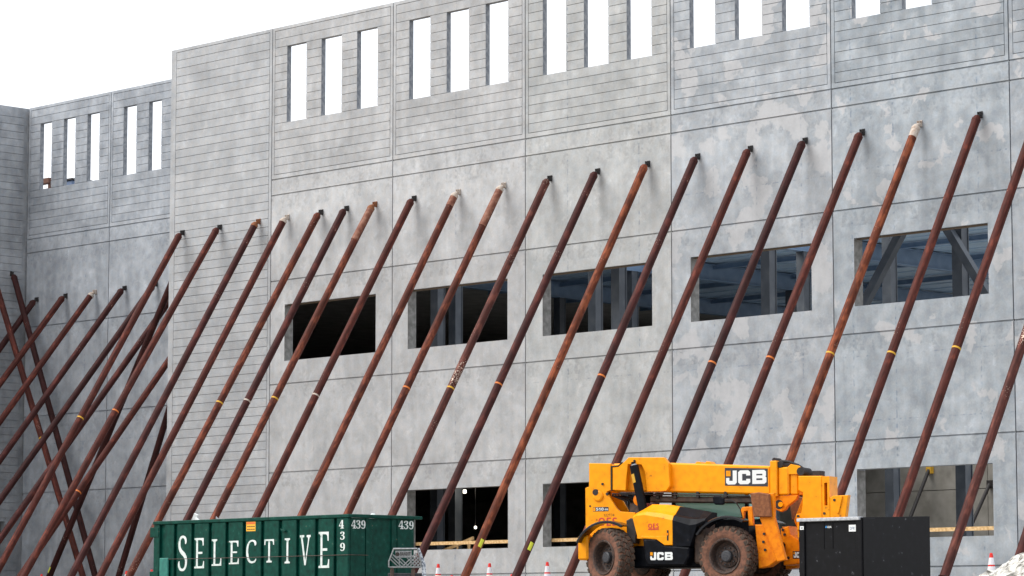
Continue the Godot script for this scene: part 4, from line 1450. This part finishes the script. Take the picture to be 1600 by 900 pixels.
	put(ccp, "hose_box", M.iron, T)
	var fk := MB.new()
	fk.prism(v2([3.455, 1.88, 3.53, 1.92, 3.87, 1.93, 3.80, 1.46, 3.70, 0.9, 3.455, 0.9]), 0.34, 0.50, 0.01)
	var fkp := put(fk, "fork_bracket", Y, T)
	var fkr := MB.new()
	fkr.prism(v2([3.62, 1.55, 3.66, 1.55, 3.75, 1.91, 3.70, 1.91]), 0.50, 0.53, 0.004)
	put(fkr, "bracket_rib", Y, fkp)
	var fkb := MB.new()
	for p in [[3.56, 1.83], [3.67, 1.68], [3.33, 1.55], [2.73, 1.50]]:
		fkb = MB.new()
		fkb.tube(Vector3(p[0], p[1], 0.48), Vector3(p[0], p[1], 0.515), 0.028, 0.028, 10)
		put(fkb, "bolt", M.iron, fkp)
	var ch2 := MB.new()
	ch2.prism(v2([2.66, 1.55, 2.80, 1.56, 2.86, 1.2, 2.80, 0.9, 2.70, 1.0]), 0.30, 0.44, 0.01)
	put(ch2, "tilt_link", Y, T)
	# front frame and stabilisers
	var fr := MB.new()
	fr.prism(v2([1.90, 1.32, 2.08, 1.32, 2.30, 1.18, 2.42, 0.56, 2.2, 0.42, 1.98, 0.39]), 0.62, 0.92, 0.02)
	put(fr, "front_frame", M.orange, T)
	fr = MB.new()
	fr.prism(v2([1.90, 1.32, 2.08, 1.32, 2.30, 1.18, 2.42, 0.56, 2.2, 0.42, 1.98, 0.39]), -0.92, -0.62, 0.02)
	put(fr, "front_frame", M.orange, T)
	var fr2 := MB.new()
	fr2.prism(v2([2.24, 1.24, 2.42, 1.30, 2.46, 1.12, 2.78, 0.92, 2.80, 0.50, 2.30, 0.46]), -0.40, 0.30, 0.02)
	put(fr2, "front_crossmember", M.orange, T)
	var fp := MB.new()
	for p in [[2.34, 1.12, 0.31], [2.42, 0.62, 0.31], [2.30, 1.22, 0.31], [2.12, 1.12, 0.93], [2.10, 0.95, 0.93], [2.14, 0.78, 0.93]]:
		fp = MB.new()
		fp.tube(Vector3(p[0], p[1], p[2] - 0.03), Vector3(p[0], p[1], p[2] + 0.012), 0.03, 0.03, 10)
		put(fp, "frame_bolt", M.iron, T)
	var jp := MB.new()
	jp.box(Vector3(2.52, 0.60, 0.3005), Vector3(2.78, 0.76, 0.303))
	var jpl := put(jp, "logo_panel", plain(c8(40, 30, 26), 0.5), T)
	jcb(Vector2(2.54, 0.62), Vector2(2.76, 0.74), 0.3035, 0.003, jpl)
	for side in [1, -1]:
		var lg := MB.new()
		var leg := v2([2.06, 1.46, 2.28, 1.98, 2.40, 1.98, 2.40, 1.46, 2.66, 0.56, 2.46, 0.52, 2.30, 0.9])
		if side > 0:
			lg.prism(leg, 0.93, 1.05, 0.015)
		else:
			lg.prism(leg, -1.05, -0.93, 0.015)
		var sl := put(lg, "stabiliser_leg", M.orange, T)
		var pd := MB.new()
		var z0 := 1.06 if side > 0 else -1.14
		pd.prism(v2([1.89, 1.98, 2.08, 2.00, 2.33, 1.955, 2.37, 1.47, 1.96, 1.475]), z0, z0 + 0.08, 0.02)
		put(pd, "foot_pad", M.pad, sl)
	var bk := MB.new()
	bk.prism(v2([1.58, 1.64, 1.62, 1.70, 1.85, 1.71, 1.86, 1.30, 1.76, 1.30, 1.74, 1.62, 1.66, 1.60, 1.64, 1.44]), 0.82, 0.92, 0.01)
	put(bk, "lamp_bracket", M.orange, T)
	# cab
	var fm := MB.new()
	for p in [[-0.55, -0.35], [1.2, -0.35], [-0.55, -1.15], [1.2, -1.15]]:
		fm.cbox(Vector3(p[0] - 0.04, 0.9, p[1] - 0.04), Vector3(p[0] + 0.04, 2.5, p[1] + 0.04), 0.012)
	fm.cbox(Vector3(-0.62, 2.46, -1.2), Vector3(1.28, 2.56, -0.28), 0.04)
	fm.cbox(Vector3(-0.6, 0.7, -1.18), Vector3(1.25, 1.5, -0.3), 0.02)
	var cab := put(fm, "cab", K, T)
	for p in [[Vector3(-0.5, 1.51, -0.352), Vector3(1.15, 2.45, -0.342)], [Vector3(-0.5, 1.51, -1.158), Vector3(1.15, 2.45, -1.148)], [Vector3(1.202, 1.51, -1.1), Vector3(1.212, 2.45, -0.4)], [Vector3(-0.562, 1.51, -1.1), Vector3(-0.552, 2.45, -0.4)]]:
		var mb := MB.new()
		mb.box(p[0], p[1])
		put(mb, "window_pane", M.glass, cab)
	var se := MB.new()
	se.cbox(Vector3(0.0, 1.5, -0.98), Vector3(0.5, 1.62, -0.5), 0.05)
	se.cbox(Vector3(-0.08, 1.5, -0.96), Vector3(0.08, 2.0, -0.52), 0.05)
	put(se, "seat", M.iron, cab)
	var vs := MB.new()
	vs.cbox(Vector3(-0.10, 1.68, -0.9), Vector3(0.11, 2.02, -0.6), 0.04)
	put(vs, "hi_vis_cover", M.vest, cab)
	var sw := MB.new()
	sw.tube(Vector3(0.85, 1.5, -0.75), Vector3(0.75, 1.68, -0.75), 0.04, 0.03, 10)
	sw.lathe(Transform3D(Basis(Vector3(0, 0, 1), 0.5), Vector3(0.74, 1.70, -0.75)), [Vector2(0.19, -0.015), Vector2(0.21, 0.0), Vector2(0.19, 0.015), Vector2(0.17, 0.0), Vector2(0.19, -0.015)], 20)
	put(sw, "steering_wheel", M.galv, cab)
	# mirror
	var mi := MB.new()
	mi.prism(v2([0.93, 1.93, 0.96, 1.955, 1.10, 1.945, 1.20, 1.90, 1.20, 1.78, 1.16, 1.755, 1.0, 1.76, 0.94, 1.80]), 0.86, 0.94, 0.025)
	var mir := put(mi, "mirror", K, T)
	var ma := MB.new()
	ma.path([Vector3(1.19, 1.85, 0.90), Vector3(1.36, 1.85, 0.90), Vector3(1.48, 1.78, 0.90), Vector3(1.56, 1.66, 0.89), Vector3(1.60, 1.46, 0.87)], 0.014, 8)
	put(ma, "mirror_arm", M.iron, mir)


# ---------------------------------------------------------------- black dumpster
func black_dumpster() -> void:
	var T := thing("black_dumpster", "black steel dumpster with pale rim and paper signs before the telehandler", "dumpster", Vector3(18.60, LOW, 8.75))
	# local: x 0..1.56 along the pale-rimmed face, z 0..2.14, open top that rises to the back
	var h0 := 1.29
	var h1 := 1.36
	var Ls := 1.56
	var D := 2.14
	var side := v2([0.0, 0.06, D, 0.06, D, h0, 0.0, h1])
	for x in [0.0, Ls - 0.03]:
		var mb := MB.new()
		# outline in (z, y): turned so that its thickness runs along x
		mb.prism(side, 0.0, 0.03, 0.004, Transform3D(Basis(Vector3(0, 0, 1), Vector3(0, 1, 0), Vector3(-1, 0, 0)), Vector3(x + 0.03, 0, 0)))
		put(mb, "side_wall", M.blackbin, T)
	var fr := MB.new()
	fr.box(Vector3(0.031, 0.06, D - 0.05), Vector3(Ls - 0.031, h0 - 0.06, D - 0.015))
	put(fr, "front_wall", M.blackbin, T)
	var bk := MB.new()
	bk.box(Vector3(0.031, 0.06, 0.01), Vector3(Ls - 0.031, h1 - 0.02, 0.04))
	put(bk, "back_wall", M.blackbin, T)
	var fl := MB.new()
	fl.box(Vector3(0.031, 0.07, 0.041), Vector3(Ls - 0.031, 0.1, D - 0.051))
	put(fl, "floor", M.blackbin, T)
	var rim := MB.new()
	rim.cbox(Vector3(-0.04, h0 - 0.055, D - 0.10), Vector3(Ls - 0.032, h0 + 0.012, D + 0.05), 0.01)
	put(rim, "rim", M.galv, T)
	for s in [[0.0, 0.13], [Ls - 0.13, Ls]]:
		var mb := MB.new()
		mb.cbox(Vector3(s[0] - 0.002, 0.03, D - 0.014), Vector3(s[1] + 0.002, h0 - 0.058, D + 0.022), 0.01)
		put(mb, "corner_post", M.blackbin, T)
	var sp := MB.new()
	sp.cbox(Vector3(Ls + 0.001, 0.06, D - 0.40), Vector3(Ls + 0.022, h0 - 0.01, D - 0.02), 0.008)
	put(sp, "side_stiffener", M.blackbin, T)
	for x in [0.60, 0.82]:
		var mb := MB.new()
		mb.box(Vector3(x, 0.7, D - 0.0149), Vector3(x + 0.012, h0 - 0.06, D - 0.006))
		put(mb, "seam", M.blackbin, T)
	var p1 := MB.new()
	p1.box(Vector3(1.24, 1.02, D - 0.0145), Vector3(1.41, 1.15, D + 0.0))
	# the notice sits on the flat face left of the corner post
	put(p1, "notice", M.white, T)
	words("DPR", false, 400, Vector2(1.27, 1.055), Vector2(1.385, 1.11), 0.002, M.bluegrey, T, Transform3D(Basis(), Vector3(0, 0, D + 0.0015)))
	var p2 := MB.new()
	p2.box(Vector3(0.03, 1.08, D + 0.0222), Vector3(0.125, 1.15, D + 0.0245))
	put(p2, "small_notice", M.white, T)
	words("107", false, 700, Vector2(0.05, 1.10), Vector2(0.105, 1.128), 0.002, M.ink, T, Transform3D(Basis(), Vector3(0, 0, D + 0.026)))
	var blue := plain(c8(60, 150, 220), 0.5)
	var dr := MB.new()
	dr.prism(v2([0.645, 1.115, 0.665, 1.10, 0.685, 1.115, 0.665, 1.15]), D - 0.0145, D - 0.009)
	put(dr, "logo_drop", blue, T)
	words("USA", false, 700, Vector2(0.70, 1.10), Vector2(0.80, 1.14), 0.002, M.white, T, Transform3D(Basis(), Vector3(0, 0, D - 0.009)))
	for y in [0.25, 0.55, 0.85]:
		var mb := MB.new()
		mb.cbox(Vector3(-0.03, y, D - 0.12), Vector3(-0.003, y + 0.09, D + 0.0), 0.006)
		put(mb, "hinge", M.blackbin, T)


# ---------------------------------------------------------------- small machine with a cut-out guard
func small_machine() -> void:
	# stands between the dumpster and the camera; the guard faces the camera
	var T := thing("small_machine", "small machine with grey cut-out metal guard below the green dumpster's end", "machine", Vector3(10.30, LOW, 13.80))
	T.rotation.y = deg_to_rad(45.4)
	var y0 := 0.42
	var y1 := 0.81
	var half0 := 0.335
	var half1 := 0.255
	var outer := v2([-half0, y0, half0, y0, half0, y0 + 0.12, half1, y1, -half1 + 0.02, y1 - 0.01, -half0, y0 + 0.12])
	# frame
	var fm := MB.new()
	var pts := []
	for p in outer:
		pts.append(Vector3(p.x, p.y, 0))
	pts.append(pts[0])
	fm.path(pts, 0.016, 8)
	put(fm, "guard_frame", M.alu, T)
	var tp := MB.new()
	tp.cbox(Vector3(-half1 + 0.01, y1 - 0.012, -0.05), Vector3(half1, y1 + 0.012, 0.02), 0.005)
	put(tp, "guard_top", M.galv, T)
	# uprights and slanted bars of the cut pattern
	var inside := func(p: Vector2) -> bool:
		return Geometry2D.is_point_in_polygon(p, PackedVector2Array(outer))
	var bars := []
	for x in [-0.115, 0.13]:
		bars.append([Vector2(x, y0), Vector2(x, y1 - 0.04)])
	for k in 9:
		var x := -0.40 + k * 0.075
		bars.append([Vector2(x, y0 + 0.26), Vector2(x + 0.27, y0)])
	for k in 6:
		var x := 0.10 + k * 0.075
		bars.append([Vector2(x - 0.16, y0), Vector2(x + 0.14, y0 + 0.30)])
	for b in bars:
		var mb := MB.new()
		var n := 12
		var from := Vector2.INF
		var last := Vector2.INF
		for i in n + 1:
			var q: Vector2 = b[0].lerp(b[1], float(i) / n)
			var ok: bool = inside.call(q + Vector2(0, 0.004)) and not (q.x > -0.10 and q.x < 0.12 and q.y > y0 + 0.20)
			if ok:
				if from == Vector2.INF:
					from = q
				last = q
			elif from != Vector2.INF:
				break
		if from != Vector2.INF and last.distance_to(from) > 0.04:
			mb.tube(Vector3(from.x, from.y, 0), Vector3(last.x, last.y, 0), 0.013, 0.013, 4)
			put(mb, "guard_bar", M.alu, T)
	var np := MB.new()
	np.cbox(Vector3(-0.20, y0 + 0.20, -0.008), Vector3(0.125, y0 + 0.345, 0.008), 0.003)
	var name_plate := put(np, "name_plate", M.alu, T)
	words("BANDIT", false, 700, Vector2(-0.10, y0 + 0.245), Vector2(0.115, y0 + 0.315), 0.004, M.ink, name_plate, Transform3D(Basis(), Vector3(0, 0, 0.0105)))
	var em := MB.new()
	em.lathe(Transform3D(Basis(Vector3(1, 0, 0), PI / 2), Vector3(-0.155, y0 + 0.27, 0.0085)), [Vector2(0.045, 0.0), Vector2(0.045, 0.004), Vector2(0.0, 0.004)], 14)
	put(em, "emblem", M.ink, name_plate)
	# posts, cross bar, body below
	for x in [-0.27, 0.17]:
		var mb := MB.new()
		mb.cbox(Vector3(x - 0.04, 0.05, -0.12), Vector3(x + 0.04, y0 - 0.05, -0.03), 0.008)
		mb.cbox(Vector3(x - 0.03, y0 - 0.05, -0.10), Vector3(x + 0.03, y0 + 0.02, -0.04), 0.004)
		put(mb, "post", M.rod, T)
	var cbm := MB.new()
	cbm.cbox(Vector3(-0.36, 0.12, -0.30), Vector3(0.36, 0.30, -0.13), 0.01)
	put(cbm, "body", M.hub, T)
	var sd := MB.new()
	sd.prism(v2([half1 + 0.01, y1 + 0.01, half1 + 0.05, y1 + 0.01, half0 + 0.10, y0 + 0.06, half0 + 0.12, 0.05, half0 + 0.02, 0.05, half0 + 0.02, y0]), -0.10, -0.03, 0.01)
	put(sd, "side_plate", worn(62, [[0.3, c8(92, 98, 112)], [0.5, c8(168, 178, 190)], [0.75, c8(206, 212, 218)]], 0.35, 0.6), T)
	for x in [-0.3, 0.3]:
		var mb := MB.new()
		mb.lathe(Transform3D(Basis(Vector3(0, 0, 1), PI / 2), Vector3(x + 0.05, 0.15, -0.25)), [Vector2(0.0, 0.0), Vector2(0.15, 0.0), Vector2(0.15, 0.1), Vector2(0.0, 0.1)], 18)
		put(mb, "wheel", M.tyre, T)


# ---------------------------------------------------------------- cones
func cones() -> void:
	var big := cone_proto(0.71)
	var small := cone_proto(0.46)
	var rows := [
		[1.59, 4.67, 0, "tall orange cone nearest the small machine, right of the green dumpster"],
		[3.07, 4.31, 0, "tall orange cone in the middle of the three between dumpster and telehandler"],
		[5.18, 4.40, 0, "tall orange cone nearest the telehandler's rear wheel"],
		[18.36, 4.30, 0, "tall orange cone standing alone right of the black dumpster"],
		[0.32, 3.0, 1, "short orange cone peeking up beside the tall cone near the small machine"],
		[2.53, 3.0, 1, "short orange cone peeking up left of a brace foot"],
		[7.30, 3.0, 1, "short orange cone seen below the telehandler's skirt"],
		[-18.3, 2.5, 0, "farthest orange cone tip low in the recess corner"],
		[-14.83, 3.86, 0, "orange cone tip where two braces cross in the recess"],
		[-13.43, 3.98, 0, "orange cone tip between two brace feet left of the dumpster"],
		[-12.03, 4.06, 0, "orange cone tip between steep braces left of the dumpster"],
		[-9.90, 4.81, 0, "orange cone tip right beside the green dumpster's left hinge"],
	]
	var n := 0
	for r in rows:
		var src: Node3D = big if r[2] == 0 else small
		var o: Node3D = src.duplicate()
		o.name = numbered("traffic_cone")
		add_child(o)
		o.position = Vector3(r[0], 0.0, r[1])
		o.rotation.y = n * 0.7
		tag(o, r[3], "cone", "orange traffic cones along the braces")
		n += 1
	big.free()
	small.free()

func cone_proto(h: float) -> Node3D:
	var o := Node3D.new()
	var b := MB.new()
	b.cbox(Vector3(-0.18, 0.0, -0.18), Vector3(0.18, 0.035, 0.18), 0.012)
	put(b, "base", M.iron, o)
	var c := MB.new()
	var r := func(y: float) -> float: return lerpf(0.135, 0.03, (y - 0.035) / (h - 0.035))
	c.lathe(Transform3D(), [Vector2(r.call(0.035), 0.035), Vector2(r.call(h - 0.01), h - 0.01), Vector2(r.call(h) * 0.7, h), Vector2(0.0, h)], 20)
	put(c, "cone_body", M.cone, o)
	for s in [[h - 0.25, h - 0.10], [h - 0.39, h - 0.285]]:
		var k := MB.new()
		k.lathe(Transform3D(), [Vector2(r.call(s[0]) + 0.003, s[0]), Vector2(r.call(s[1]) + 0.003, s[1])], 20)
		put(k, "collar", M.collar, o)
	return o


# ---------------------------------------------------------------- snow pile
func snow() -> void:
	var f := noise(71, 0.9, 4)
	var mb := MB.new()
	var g := 64
	var ext := 2.6
	var at := func(i: int, j: int) -> Vector3:
		var x := (float(i) / g - 0.5) * 2.0 * ext
		var z := (float(j) / g - 0.5) * 2.0 * ext
		var d := sqrt(x * x + z * z) / ext
		var h := maxf(0.0, 1.0 - d) * 1.35 + 0.16 * f.get_noise_2d(x * 1.0, z * 1.0) * (1.0 if d < 1.0 else 0.0) + 0.07 * f.get_noise_2d(x * 4.0, z * 4.0)
		return Vector3(x, maxf(h, -0.05) if d < 1.02 else -0.05, z)
	for i in g:
		for j in g:
			var a: Vector3 = at.call(i, j); var b: Vector3 = at.call(i + 1, j); var c: Vector3 = at.call(i + 1, j + 1); var d: Vector3 = at.call(i, j + 1)
			var nn := []
			for q in [[i, j], [i + 1, j], [i + 1, j + 1], [i, j + 1]]:
				var ex: Vector3 = at.call(q[0] + 1, q[1]) - at.call(q[0] - 1, q[1])
				var ez: Vector3 = at.call(q[0], q[1] + 1) - at.call(q[0], q[1] - 1)
				nn.append(ez.cross(ex).normalized())
			mb.tri(a, b, c, nn[0], nn[1], nn[2])
			mb.tri(a, c, d, nn[0], nn[2], nn[3])
	var m := worn(72, [[0.3, c8(58, 55, 50)], [0.42, c8(120, 116, 108)], [0.5, c8(196, 192, 184)], [0.8, c8(216, 215, 210)]], 1.3, 0.9, 0.0, 0.03)
	var o := put(mb, "snow_pile", m, self)
	o.position = Vector3(25.4, LOW, 10.1)
	tag(o, "heap of dirty white snow cropped by the right lower corner", "snow pile")
